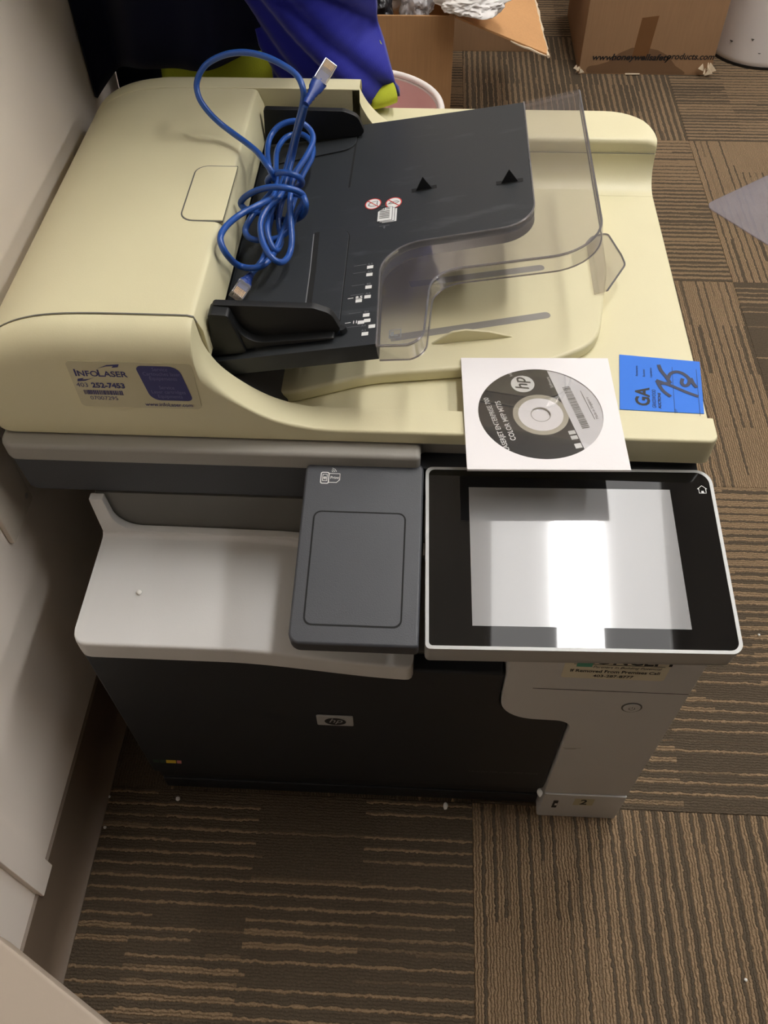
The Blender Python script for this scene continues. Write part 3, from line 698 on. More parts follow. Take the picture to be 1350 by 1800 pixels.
# ---- control panel --------------------------------------------------------------
TLT = math.atan(0.1457); RZ = math.radians(1.25)
ct, st_ = math.cos(TLT), math.sin(TLT)
e1 = Vector((1, 0, 0)); e2 = Vector((0, ct, st_))
PF = Frame((0.0477, 0.0355, 0.46695), e1*math.cos(RZ)+e2*math.sin(RZ), e2*math.cos(RZ)-e1*math.sin(RZ))
po = fillet(rect(-0.1165, -0.0792, 0.1165, 0.0792), [0.004, 0.009, 0.013, 0.006], 8)
pi_ = fillet(rect(-0.1138, -0.0765, 0.1138, 0.0768), [0.003, 0.007, 0.011, 0.005], 8)
pan = bm_ring(po, pi_, -0.024, 0.0008, PF); bm_prism(po, -0.0241, -0.020, PF, bm=pan)
PANEL = obj('control_panel', pan, M['silver'], PR, sharp=30)
glass = obj('panel_glass', bm_prism(pi_, -0.004, 0.0004, PF), M['glass_black'], PANEL, smooth=False)
flat('display', bm_flat(rect(-0.0814, -0.0604, 0.0811, 0.0602), PF, 0.00055), M['display'], PANEL)
hx, hy = 0.1072, 0.0610
hm = bmesh.new()
bm_ribbon([(hx-0.0038, hy+0.0002), (hx, hy+0.0034), (hx+0.0038, hy+0.0002)], 0.0006, PF, 0.0006, hm)
bm_ribbon([(hx-0.0028, hy+0.0006), (hx-0.0028, hy-0.0036), (hx+0.0028, hy-0.0036), (hx+0.0028, hy+0.0006)], 0.0006, PF, 0.0006, hm)
bm_flat(rect(hx-0.0010, hy-0.0034, hx+0.0010, hy-0.0015), PF, 0.0006, hm)
flat('home_symbol', hm, M['white_paint'], PANEL)
# arm that carries the panel
obj('panel_arm', bm_box(0.02, 0.045, 0.4318, 0.15, 0.103, 0.443, 0.003, 2), M['grey_mid'], PR)
# accessory cover left of the panel
AF = Frame((-0.1205, 0.0308, 0.4733), e1, e2)
ao = fillet(rect(-0.0482, -0.0800, 0.0485, 0.0800), [0.009, 0.003, 0.007, 0.010], 8)
ACC = obj('accessory_cover', bm_prism(ao, -0.016, 0.0, AF, 0.0022, 3, ang=45), M['cover'], PR)
ro = fillet(rect(-0.0382, -0.0655, 0.0356, 0.0322), 0.0065, 6); ri = fillet(rect(-0.0370, -0.0643, 0.0344, 0.0310), 0.0056, 6)
obj('lid_groove', bm_ring(ro, ri, -0.001, 0.0002, AF), M['void'], ACC, smooth=False)
obj('lid_panel', bm_prism(ri, -0.001, 0.0003, AF, 0.0002, 1), M['cover'], ACC)
ep = bmesh.new(); ex, ey = -0.0318, 0.0628
bm_ring(fillet(rect(ex-0.0036, ey-0.0056, ex+0.0036, ey+0.0056), 0.0016, 3), fillet(rect(ex-0.0028, ey-0.0048, ex+0.0028, ey+0.0048), 0.0010, 3), 0.0002, 0.00025, AF, ep)
bm_ring(rect(ex-0.0020, ey-0.0030, ex+0.0020, ey+0.0036), rect(ex-0.0015, ey-0.0025, ex+0.0015, ey+0.0031), 0.0002, 0.00025, AF, ep)
bm_text('e', 0.0052, AF, 0.0003, ex, ey-0.0012, 'CENTER', 0.02, bm=ep)
bm_ribbon([(ex+0.0036, ey+0.0042), (ex+0.0122, ey+0.0042), (ex+0.0122, ey-0.0016), (ex+0.0098, ey-0.0042), (ex+0.0036, ey-0.0042)], 0.0006, AF, 0.0003, ep)
bm_text('Print', 0.0036, AF, 0.0003, ex+0.0080, ey-0.0008, 'CENTER', 0.01, bm=ep)
for q in (0.0016, 0.0030, 0.0044): bm_ribbon([(ex+0.0048+q*math.cos(a), ey+0.0052+q*math.sin(a)) for a in (0.2, 0.8, 1.4)], 0.0005, AF, 0.0003, ep)
flat('print_symbol', ep, M['white_paint'], ACC)
obj('cover_bracket', bm_box(-0.10, 0.045, 0.4318, -0.0705, 0.10, 0.4575, 0.002, 2), M['black'], PR)

# ---- service sticker on the feeder's front wall
IS = bm_prism(fillet(rect(-0.3445, 0.5325, -0.2485, 0.5805), 0.004, 4), 0.1176, 0.1181, XZ)
ISO = obj('service_sticker', IS, M['sticker_cream'], PR, smooth=False)
iy = 0.1174
it = bm_text('I', 0.0100, FX, iy, -0.3408, 0.5655, 'LEFT', 0.02); bm_text('NFO', 0.0080, FX, iy, -0.3385, 0.5655, 'LEFT', 0.02, bm=it)
bm_text('L', 0.0100, FX, iy, -0.3228, 0.5655, 'LEFT', 0.02, bm=it); bm_text('ASER', 0.0080, FX, iy, -0.3178, 0.5655, 'LEFT', 0.02, bm=it)
bm_text('252-7453', 0.0072, FX, iy, -0.3305, 0.5537, 'LEFT', 0.04, bm=it, sx=0.95); bm_text('07007295', 0.0056, FX, iy, -0.3242, 0.5405, 'CENTER', bm=it)
bm_text('www.infoLaser.com', 0.0056, FX, iy, -0.2740, 0.5350, 'CENTER', 0.01, bm=it, sx=0.84)
bm_text('403', 0.0064, FX, iy, -0.3425, 0.5540, 'LEFT', bm=it)
rb = random.Random(2); x = -0.3385
while x < -0.3085:
    w = rb.choice((0.0004, 0.0007, 0.0010)); bm_flat(rect(x, 0.5460, x+w, 0.5508), FX, iy, it); x += w+rb.choice((0.0003, 0.0005))
flat('sticker_lettering', it, M['navy_paint'], ISO)
sw = bm_flat([(-0.3215, 0.5735), (-0.3130, 0.5775), (-0.3035, 0.5785), (-0.3050, 0.5755), (-0.3100, 0.5748), (-0.3085, 0.5765), (-0.3140, 0.5760)], FX, iy)
bm_flat([(-0.3255, 0.5645), (-0.3340, 0.5605), (-0.3405, 0.5598), (-0.3395, 0.5625), (-0.3345, 0.5635), (-0.3360, 0.5618), (-0.3310, 0.5625)], FX, iy, sw)
flat('swoosh_marks', sw, M['navy_paint'], ISO)
bp = fillet([(-0.2865, 0.5415), (-0.2535, 0.5415), (-0.2590, 0.5775), (-0.2920, 0.5775)], [0.009, 0.004, 0.009, 0.004], 6)
flat('sticker_panel', bm_flat(bp, FX, iy), M['navy_paint'], ISO)
pt = bmesh.new()
for j, s in enumerate(('Service', 'Cartouches laser', 'Équipements', '', 'Service', 'Laser cartridges', 'Equipments')):
    if s: bm_text(s, 0.0051, FX, iy-0.0002, -0.2735+j*0.0004, 0.5728-j*0.0047, 'CENTER', bm=pt, sx=0.82)
flat('panel_lettering', pt, M['lilac_paint'], ISO)

# ================================================================== THINGS ON THE PRINTER
# ---- paper sleeve with the disc inside
ZS = 0.5134
SF = Frame((0.0216, 0.1432, ZS), (0.1252, 0.0042, 0), (0, 1, 0))
sl = thing('disc_sleeve', 'white paper disc sleeve with a round clear window, overhanging the lid edge', 'disc sleeve', (0.0216, 0.1432, ZS))
H = 0.0627
def sq_ring(n=64, h=H):
    r = []
    for i in range(n):
        a = 2*PI*i/n+PI/4; c, s = math.cos(a), math.sin(a); q = h/max(abs(c), abs(s)); r.append((q*c, q*s))
    return r
DC = SF.e1*0+Vector((0.0211, 0.1372, ZS))        # hub of the disc
wc = (-0.0008, -0.0016)                          # window centre
def sag(u, v, w): return SF(u, v, w+0.0)
obj('back_sheet', bm_prism(rect(-H, -H, H, H), 0.0, 0.00025, SF), M['paper'], sl, smooth=False)
obj('front_sheet', bm_ring(sq_ring(), [(wc[0]+0.0504*math.cos(2*PI*i/64+PI/4), wc[1]+0.0504*math.sin(2*PI*i/64+PI/4)) for i in range(64)], 0.0019, 0.00215, SF), M['paper'], sl, smooth=False)
# sealed edges of the two sheets
eg = bmesh.new()
for (x0, y0, x1, y1) in ((-H, -H, H, -H+0.0006), (-H, H-0.0006, H, H), (-H, -H, -H+0.0006, H), (H-0.0006, -H, H, H)):
    bm_box(x0, y0, 0.0002, x1, y1, 0.00195, 0, 1, eg, SF)
obj('folded_edge', eg, M['paper'], sl, smooth=False)
flat('window_film', bm_flat(disc_pts(wc[0], wc[1], 0.052, 48), SF, 0.00185), M['film'], sl)
# ---- the disc
DF = Frame((0.0211, 0.1398, ZS+0.0003), (-0.26, 0.966, 0), (-0.966, -0.26, 0))
dsc = thing('compact_disc', 'black and grey printed software disc inside the white sleeve', 'disc', (0.0211, 0.1398, ZS+0.0003))
obj('disc_body', bm_ring(disc_pts(0, 0, 0.0578, 64), disc_pts(0, 0, 0.0075, 64), 0, 0.0011, DF), M['disc_silver'], dsc, smooth=False)
R = 0.0572; cb_ = -0.0213
a0 = math.asin(cb_/R)
arc_top = [(R*math.cos(t), R*math.sin(t)) for t in [a0+(PI-2*a0)*i/60 for i in range(61)]]
arc_bot = [(R*math.cos(t), R*math.sin(t)) for t in [PI-a0+(PI+2*a0)*i/40 for i in range(41)]]
# black printed zone with the hub cut out: two halves
hub = 0.0225
half1 = [p for p in arc_top if p[0] >= 0]; half2 = [p for p in arc_top if p[0] <= 0]
hb = math.sqrt(hub*hub-cb_*cb_)
up = [(hub*math.cos(t), hub*math.sin(t)) for t in [PI/2-(PI/2-math.atan2(cb_, hb))*i/24 for i in range(25)]]
half1 = [(math.sqrt(R*R-cb_**2), cb_)]+[p for p in arc_top if p[0] > 0.0005]+[(0, R)]+up
b_ = bm_flat(half1, DF, 0.00115)
bm_flat([(-x, y) for x, y in half1][::-1], DF, 0.00115, b_)
flat('black_print', b_, M['disc_black'], dsc)
flat('grey_print', bm_flat(arc_bot, DF, 0.00115), M['disc_grey'], dsc)
obj('hub_ring', bm_ring(disc_pts(0, 0, 0.0182, 48), disc_pts(0, 0, 0.0082, 48), 0.0010, 0.00118, DF), M['paper'], dsc, smooth=False)
obj('hub_hole', bm_ring(disc_pts(0, 0, 0.0082, 48), disc_pts(0, 0, 0.0076, 48), 0.0010, 0.00117, DF), M['grey_mid'], dsc, smooth=False)
dt = bm_text('HP LASERJET ENTERPRISE 700', 0.0058, DF, 0.0013, -0.0395, 0.0362, 'LEFT', 0.012, sx=0.90)
flat('disc_lettering', dt, M['white_paint'], dsc)
for w_, z_, x_, y_, b_o, k_ in (('COLOR MFP M775', 0.0062, -0.0225, 0.0278, 0.012, 0.9), ('Software', 0.0036, 0.0270, -0.0202, 0, 1), ('HP', 0.004, 0.0475, 0.0085, 0, 1)):
    flat('disc_lettering', bm_text(w_, z_, DF, 0.0013, x_, y_, 'LEFT', b_o, sx=k_), M['white_paint'], dsc)
for y0, y1 in ((-0.0265, -0.0225), (-0.0320, -0.0280), (-0.0415, -0.0365)): flat('print_square', bm_flat(rect(y0, -0.0205, y1, -0.0150), DF, 0.0013), M['white_paint'], dsc)
flat('logo_circle', bm_flat(disc_pts(0.0368, 0.0035, 0.0098, 32), DF, 0.00125), M['white_paint'], dsc)
flat('logo_letters', bm_text('hp', 0.0150, DF, 0.0014, 0.0366, 0.0002, 'CENTER', 0.015, 0.35), M['disc_black'], dsc)
bc = bmesh.new(); x = -0.0225; rb = random.Random(5)
while x < 0.026:
    w = rb.choice((0.0004, 0.0008, 0.0012)); bm_flat(rect(x, -0.0335, x+w, -0.0272), DF, 0.0013, bc); x += w+rb.choice((0.0004, 0.0007))
bm_ribbon([(-0.0150, -0.0405), (0.0185, -0.0405)], 0.0005, DF, 0.0013, bc)
bm_text('Made in Singapore', 0.0034, DF, 0.0013, -0.015, -0.0440, 'LEFT', bm=bc)
flat('barcode', bc, M['grey_dark'], dsc)

# ---- blue auction tag
TG = thing('auction_tag', 'bright blue auction lot card with a handwritten 75, on the lid corner', 'tag', (0.128, 0.193, LIDZ))
tz = LIDZ+0.0002
tp = [(0.0901, 0.1623), (0.1592, 0.1598), (0.1664, 0.2230), (0.0975, 0.2297)]
obj('card', bm_prism(tp, tz, tz+0.0005, XY), M['tag_blue'], TG, smooth=False)
GF = Frame((0.0901, 0.1623, tz+0.0005), (0.0074, 0.0674, 0), (-1, 0, 0))
gt = bm_text('GA', 0.0165, GF, 0.0002, 0.0065, -0.0245, 'LEFT', 0.028, sx=0.95)
bm_text('GRASSWOOD', 0.0046, GF, 0.0002, 0.0055, -0.0300, 'LEFT', sx=0.76, bm=gt)
bm_text('AUCTIONS', 0.0034, GF, 0.0002, 0.0055, -0.0340, 'LEFT', 0.03, sx=1.1, bm=gt)
for y, s in ((-0.0155, 'Restaurants'), (-0.0215, 'Business'), (-0.0275, 'Liquidation')): bm_text(s, 0.0028, GF, 0.0002, 0.042, y, 'LEFT', bm=gt)
bm_text('LOT', 0.0026, GF, 0.0002, 0.002, -0.0470, 'LEFT', bm=gt)
bm_ribbon([(0.0015, -0.0450), (0.058, -0.0450)], 0.0003, GF, 0.0002, gt); bm_ribbon([(0.0015, -0.0655), (0.058, -0.0655)], 0.0003, GF, 0.0002, gt)
flat('card_lettering', gt, M['black_paint'], TG)
hw = bmesh.new()
for q, P in enumerate(([(0.1251, 0.1980), (0.1378, 0.1912), (0.1484, 0.1845), (0.1578, 0.1796)], [(0.1255, 0.1975), (0.1287, 0.1861), (0.1345, 0.1785)],
          [(0.1299, 0.2175), (0.1309, 0.2105), (0.1344, 0.2020), (0.1367, 0.1948)], [(0.1367, 0.1948), (0.1281, 0.1940)],
          [(0.1357, 0.2005), (0.1384, 0.2064), (0.1439, 0.2090), (0.1495, 0.2068), (0.1535, 0.2003), (0.1516, 0.1937), (0.1480, 0.1921), (0.1464, 0.1957), (0.1480, 0.2008)], [(0.1549, 0.2016), (0.1560, 0.1955), (0.1580, 0.1901)])):
    C = [(p.x, p.y) for p in catmull([(a, b, 0) for a, b in P], 6)]
    bm_ribbon(C, 0.0031, XY, tz+0.0008+0.00004*q, hw)
flat('handwritten_number', hw, M['tag_ink'], TG)

# ---- network cable
CORD = [[-0.1768, 0.3248, 0.672], [-0.1813, 0.3298, 0.658], [-0.1891, 0.3429, 0.635], [-0.1961, 0.3466, 0.612], [-0.1989, 0.3234, 0.607], [-0.2014, 0.2989, 0.606], [-0.211, 0.2872, 0.602], [-0.2154, 0.2724, 0.597], [-0.2115, 0.2535, 0.592], [-0.2024, 0.2385, 0.588], [-0.1949, 0.2409, 0.582], [-0.1911, 0.2582, 0.578], [-0.19, 0.2707, 0.585], [-0.1922, 0.2873, 0.592], [-0.193, 0.2997, 0.603], [-0.1932, 0.3296, 0.606], [-0.1871, 0.3669, 0.602], [-0.1831, 0.3941, 0.602], [-0.1871, 0.4095, 0.605], [-0.1994, 0.4151, 0.61], [-0.2146, 0.4112, 0.608], [-0.2234, 0.4008, 0.602], [-0.2234, 0.3788, 0.6], [-0.217, 0.3473, 0.602], [-0.209, 0.3289, 0.598], [-0.2074, 0.2994, 0.605], [-0.2169, 0.2827, 0.608], [-0.2316, 0.2686, 0.607], [-0.2398, 0.2473, 0.609], [-0.2404, 0.2306, 0.6095], [-0.2358, 0.2250, 0.600], [-0.2319, 0.2418, 0.577], [-0.2181, 0.2392, 0.577], [-0.2092, 0.2451, 0.578], [-0.2038, 0.2625, 0.578], [-0.1988, 0.2895, 0.582], [-0.1942, 0.3145, 0.588], [-0.1909, 0.3577, 0.588], [-0.1856, 0.4001, 0.584], [-0.1898, 0.4288, 0.582], [-0.2012, 0.4467, 0.58], [-0.215, 0.4439, 0.579], [-0.2212, 0.4191, 0.58], [-0.2178, 0.3813, 0.583], [-0.2105, 0.3406, 0.588], [-0.2102, 0.314, 0.588], [-0.2121, 0.2921, 0.59], [-0.2108, 0.2729, 0.588], [-0.2037, 0.2597, 0.58], [-0.2018, 0.2818, 0.573], [-0.2059, 0.3049, 0.58], [-0.2016, 0.3211, 0.592], [-0.1839, 0.2996, 0.607], [-0.1781, 0.2886, 0.605], [-0.1839, 0.2947, 0.59], [-0.1987, 0.3055, 0.578], [-0.2169, 0.3122, 0.58], [-0.229, 0.3, 0.59], [-0.237, 0.3032, 0.596], [-0.2272, 0.3023, 0.606], [-0.2111, 0.2985, 0.614], [-0.1958, 0.2942, 0.617], [-0.1835, 0.2959, 0.612], [-0.181, 0.2968, 0.604], [-0.1885, 0.2932, 0.592], [-0.1942, 0.2848, 0.583], [-0.2063, 0.2786, 0.578], [-0.2248, 0.2771, 0.578], [-0.2327, 0.2855, 0.58], [-0.2288, 0.2951, 0.586], [-0.2214, 0.3154, 0.588], [-0.2138, 0.3295, 0.592], [-0.2171, 0.3316, 0.6], [-0.2073, 0.3237, 0.612], [-0.1961, 0.3165, 0.617], [-0.1865, 0.3181, 0.612], [-0.1865, 0.3273, 0.6], [-0.1975, 0.336, 0.59], [-0.2085, 0.3406, 0.588], [-0.2124, 0.3383, 0.596], [-0.2096, 0.3227, 0.612], [-0.2156, 0.3284, 0.618], [-0.2268, 0.3507, 0.616], [-0.2407, 0.369, 0.615], [-0.2535, 0.3805, 0.617], [-0.2652, 0.3876, 0.622], [-0.2739, 0.3882, 0.632], [-0.281, 0.3925, 0.642], [-0.2826, 0.3997, 0.652], [-0.2742, 0.4047, 0.664], [-0.2582, 0.4066, 0.672], [-0.2395, 0.4046, 0.676], [-0.2198, 0.4, 0.675], [-0.2016, 0.3895, 0.672], [-0.1898, 0.3802, 0.668], [-0.1842, 0.369, 0.662], [-0.1858, 0.3695, 0.65], [-0.1922, 0.3757, 0.63], [-0.2001, 0.3806, 0.606], [-0.2055, 0.3618, 0.592], [-0.2092, 0.3275, 0.585], [-0.2134, 0.2991, 0.578], [-0.2131, 0.2773, 0.573], [-0.2149, 0.2591, 0.571], [-0.22, 0.2462, 0.57], [-0.2231, 0.2397, 0.569]]
CORD = [[max(x, -0.2372) if z < 0.6075 else x, y, z] for x, y, z in CORD]
CA = thing('network_cable', 'coiled and knotted blue network cable lying on the document feeder tray', 'cable', (-0.205, 0.32, 0.575))
obj('cord', bm_tube(catmull(CORD, 5), 0.0027, 10), M['cable'], CA, wn=False, sharp=180)
def plug(a, b, c, d):
    a, b, c, d = map(Vector, (a, b, c, d)); ax = (d-a).normalized(); up_ = Vector((0.25, -0.75, 0.62)); up_ = (up_-ax*up_.dot(ax)).normalized()
    F = Frame(a, ax.cross(up_), up_)      # e1 width, e2 thickness, n along the plug
    if F.n.dot(ax) < 0: F = Frame(a, -ax.cross(up_), up_)
    L1 = (b-a).length; L2 = (d-a).length
    rg = []
    for k in range(13):
        u = k/12; g = 1.0 - (0.18 if (k % 2 and k < 9) else 0); w = (0.0031+0.0026*u)*g; h = (0.0031+0.0010*u)*g
        rg.append([F(w*math.cos(t)*(1.15 if u > .5 else 1), h*math.sin(t), L1*u*1.02) for t in [2*PI*i/16 for i in range(16)]])
    bt = obj('boot', bm_loft(rg), M['boot'], CA, sharp=60)
    obj('connector', bm_box(-0.0058, -0.0040, L1*0.92, 0.0058, 0.0040, L2, 0.0008, 2, f=F), M['connector'], CA)
    cn = bmesh.new()
    for i in range(8): bm_box(-0.0042+i*0.00112, 0.0012, L2-0.008, -0.0042+i*0.00112+0.0006, 0.0036, L2-0.0012, 0, 1, cn, F)
    obj('contact', cn, M['gold'], CA, smooth=False)
    obj('inner_core', bm_box(-0.0045, -0.0028, L1*0.9, 0.0045, 0.001, L2-0.010, 0.0006, 1, f=F), M['boot'], CA)
    obj('locking_clip', bm_prism(rect(-0.0026, L1*0.95, 0.0026, L2-0.002), 0.0044, 0.0052, lambda u, v, w: F(u, -w, v), 0.0003, 1), M['connector'], CA)
plug([-0.1768, 0.3248, 0.672], [-0.1665, 0.348, 0.68], [-0.165, 0.3527, 0.681], [-0.1601, 0.3679, 0.684])
plug([-0.2231, 0.2397, 0.569], [-0.2272, 0.2285, 0.5672], [-0.2282, 0.2258, 0.567], [-0.2318, 0.2135, 0.5665])

# ================================================================== BEHIND THE PRINTER
# ---- work garment hung behind the printer
GA = thing('work_coverall', 'royal blue work coverall with yellow trim, heaped against the wall behind the printer', 'clothing', (-0.29, 0.64, 0))
def cloth(name, m, nu, nv, fn, th=0.004, par=GA):
    b = bmesh.new(); V = [[b.verts.new(Vector(fn(i/nu, j/nv))) for i in range(nu+1)] for j in range(nv+1)]
    for j in range(nv):
        for i in range(nu): b.faces.new((V[j][i], V[j][i+1], V[j+1][i+1], V[j+1][i]))
    o = obj(name, b, m, par, wn=False, sharp=180)
    s = o.modifiers.new('th', 'SOLIDIFY'); s.thickness = th; s.offset = 0
    return o
def body_fn(u, v):
    x = -0.4472+u*0.277; z = v*1.32
    y = 0.628+0.018*math.sin(u*9+v*2.2)+0.010*math.sin(u*21-v*5)+0.05*v+0.012*noise.noise(Vector((u*4, v*6, 1)))
    y -= 0.10*sm(0.58, 0.95, v)  # upper body brought forward out of view, to shade the feeder
    return (x, y, z)
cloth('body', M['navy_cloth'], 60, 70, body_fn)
def tape_fn(u, v):
    x = -0.372+u*0.142; z = 0.530+v*(0.052+0.016*u)
    return (x, 0.583-0.005*math.sin(u*5)+0.012*v, z)
cloth('reflective_tape', M['hivis'], 24, 8, tape_fn, 0.002)
def panel_fn(u, v):
    # navy leg panel in front of the body, its hem above the tape
    x = -0.4465+u*0.2135; zt = 1.30; zb = 0.587-0.30*max(0, 0.36-u)**2+0.014*u**4+0.0015*math.sin(u*11)
    z = zb+(zt-zb)*v
    y = 0.572+0.015*math.sin(u*7+1+v*3)+0.008*math.sin(u*17-v*7)+0.03*v-0.14*sm(0.12, 0.55, v)-0.02*max(0, 0.12-u)*4  # unseen top leans forward, shaped to keep ceiling light off the feeder
    return (x, y, z)
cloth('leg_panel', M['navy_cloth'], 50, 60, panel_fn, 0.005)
def sleeve_fn(u, v):
    z = 0.548+0.72*v
    xl = -0.247-0.30*min(0.2, max(0, z-0.575))-0.03*v; xr = -0.1105-0.42*min(0.06, max(0, z-0.555))-0.03*max(0, z-0.62)
    x = xl+(xr-xl)*u
    ph = (x+0.24)*1.0+(z-0.656)*-1.30
    d1 = x*0.62+z*0.78                      # across the diagonal creases
    y = 0.545+0.050*(1-math.sin(PI*min(1, max(0, u*0.96+0.02))))+0.03*v-0.13*sm(0.12, 0.55, v)  # upper sleeve bulges forward out of view to darken the feeder's back
    y += 0.010*math.sin(d1*95+1.0)*(0.35+0.65*u)+0.006*math.sin(d1*210+x*40)+0.006*noise.noise(Vector((x*22, z*16, 3)))
    y += 0.02*max(0, 0.2-v*4)*0.0
    return (x, y, z)
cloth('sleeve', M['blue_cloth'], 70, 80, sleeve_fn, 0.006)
cr = []
for k in range(7):
    u = k/6; c = Vector((-0.1420+0.0265*u, 0.5690, 0.5520+0.009*u)); q = 1+0.10*math.sin(u*PI)
    cr.append([c+Vector((-0.004*math.cos(t), 0.015*q*math.cos(t), (0.0072+0.001*u)*q*math.sin(t)+0.0005)) for t in [2*PI*i/20 for i in range(20)]])
obj('cuff', bm_loft(cr), M['hivis'], GA, wn=False, sharp=60)
def back_cuff(u, v): return (-0.1318+u*0.009, 0.592+0.004*u, 0.560+v*0.045-0.02*u)
cloth('side_tape', M['hivis'], 4, 6, back_cuff, 0.003)

# ---- white waste bin
bn = thing('waste_bin', 'round white waste bin with a pinkish inside, behind the printer', 'bin', (-0.19, 1.05, 0))
def lathe(prof, n=48, c=(0, 0, 0), bm=None, close=False):
    rings = [[(c[0]+r*math.cos(2*PI*k/n), c[1]+r*math.sin(2*PI*k/n), c[2]+z) for k in range(n)] for r, z in prof]
    return bm_loft(rings, caps=not close, bm=bm)
obj('bin_shell', lathe([(0.105, 0.0), (0.108, 0.004), (0.129, 0.288), (0.1295, 0.290), (0.1270, 0.290), (0.1055, 0.009), (0.0, 0.0085)], c=(-0.19, 1.05, 0), close=True), M['bin_white'], bn)
obj('bin_rim', bm_tube([(-0.19+0.1325*math.cos(2*PI*k/64), 1.05+0.1325*math.sin(2*PI*k/64), 0.294) for k in range(65)], 0.0052, 10), M['bin_white'], bn)
obj('bin_inside', lathe([(0.1262, 0.288), (0.116, 0.15), (0.1085, 0.05), (0.0, 0.049)], c=(-0.19, 1.05, 0), close=True), M['bin_pink'], bn)

# ---- open cardboard box with bags
def carton(name, label, x0, y0, x1, y1, h, m, th=0.004, group=None, top=False):
    t = thing(name, label, 'box', ((x0+x1)/2, (y0+y1)/2, 0), group)
    for (a, b, c, d) in ((x0, y0, x1, y0+th), (x0, y1-th, x1, y1), (x0, y0+th, x0+th, y1-th), (x1-th, y0+th, x1, y1-th)):
        obj('side_panel', bm_box(a, b, 0.0, c, d, h, 0.0008, 1), m, t)
    obj('bottom_panel', bm_box(x0+th, y0+th, 0.001, x1-th, y1-th, 0.005), m, t)
    if top: obj('top_panel', bm_box(x0+th, y0+th, h-0.004, x1-th, y1-th, h), m, t)
    return t
B1 = carton('cardboard_box', 'open brown cardboard box with a flap folded out, full of plastic bags', -0.46+0.03, 1.385, -0.036, 1.76, 0.302, M['card'])
fl = bmesh.new()
FLp = Frame((-0.034, 1.386, 0.300), (0.187, 0.012, -0.080), (0, 1, 0.0))
bm_prism(fillet([(0.0, 0.0), (0.205, 0.014), (0.200, 0.372), (0.0, 0.372)], [0.0, 0.004, 0.006, 0], 3), -0.0022, 0.0022, FLp, 0.0006, 1, fl)
obj('box_flap', fl, M['card_light'], B1)
rt = random.Random(8); te = []
for i in range(30):
    v = 0.006+i*0.0127; te.append(FLp(0.2035+rt.uniform(-0.001, 0.003)-(0.003 if i > 20 else 0)*0, v, rt.uniform(-0.001, 0.001)))
obj('torn_edge', bm_tube(te, [0.0022+0.002*rt.random() for _ in te], 6), M['torn'], B1)
te2 = [FLp(0.120+i*0.0105, 0.0075+i*0.0006+rt.uniform(-0.0006, 0.0006), -0.0015-rt.random()*0.002) for i in range(9)]
obj('torn_strip', bm_tube(te2, [0.0005+0.0018*math.sin(i/8*PI*0.8+0.3) for i in range(9)], 6), M['torn'], B1)
obj('box_flap', bm_prism([(-0.425, 0.0), (-0.045, 0.0), (-0.06, 0.17), (-0.41, 0.17)], -0.002, 0.002, Frame((0, 1.757, 0.30), (1, 0, 0), (0, 0.75, -0.66))), M['card_light'], B1)
# the taller, shaded box behind it
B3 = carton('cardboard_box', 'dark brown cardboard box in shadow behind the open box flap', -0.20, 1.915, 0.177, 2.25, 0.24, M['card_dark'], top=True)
# ---- plastic bags in the open box
def bag(name, label, m, c, s, seed, n=5, amp=0.36, group='plastic bags in the open box'):
    b = bmesh.new(); bmesh.ops.create_icosphere(b, subdivisions=n, radius=1.0)
    for v in b.verts:
        p = v.co.copy(); q = p*1.6+Vector((seed*7.1, seed*3.3, seed))
        k = 1+amp*(abs(noise.noise(q))*1.2-0.3)+amp*0.5*(0.4-abs(noise.noise(q*2.7)))+amp*0.22*(0.4-abs(noise.noise(q*6.5)))
        v.co = Vector((p.x*s[0], p.y*s[1], p.z*s[2]))*k+Vector(c)
    o = obj(name, b, m, None, wn=False, sharp=50)
    return tag(o, label, 'bag', group)
bag('plastic_bag', 'crumpled white plastic bag on top, at the right of the open box', M['bag_white'], (-0.004, 1.400, 0.3240), (0.062, 0.050, 0.022), 1.0)
bag('plastic_bag', 'crumpled translucent plastic bag in the middle of the open box', M['bag_clear'], (-0.110, 1.450, 0.300), (0.030, 0.046, 0.045), 2.0)
bag('plastic_bag', 'pale plastic bag at the back of the open box', M['bag_white'], (-0.13, 1.64, 0.275), (0.062, 0.075, 0.058), 3.0)
bag('plastic_bag', 'dark plastic bag stuffed at the left of the open box', M['black_bag'], (-0.188, 1.450, 0.292), (0.030, 0.046, 0.044), 4.0)
bag('plastic_bag', 'black plastic bag at the back left of the open box', M['black_bag'], (-0.320, 1.60, 0.240), (0.066, 0.080, 0.065), 5.0)
tl_ = bm_prism(fillet(rect(-0.03, -0.011, 0.03, 0.011), 0.002, 2), 0, 0.010, Frame((0.018, 1.390, 0.3450), (0.055, 0.035, 0.012), (-0.2, 1, 0.2)), 0.001, 1)
tg = tag(obj('small_carton', tl_, M['torn']), 'small white printed carton lying on the white plastic bag', 'carton')
case = bm_prism(fillet(rect(-0.025, -0.018, 0.025, 0.018), 0.003, 3), 0, 0.012, Frame((-0.206, 1.405, 0.342), (1, 0.2, 0.05), (-0.2, 0.9, 0.45)), 0.0015, 2)
tag(obj('plastic_case', case, M['connector']), 'small clear plastic case on the dark bag, next to the blue coverall', 'case')

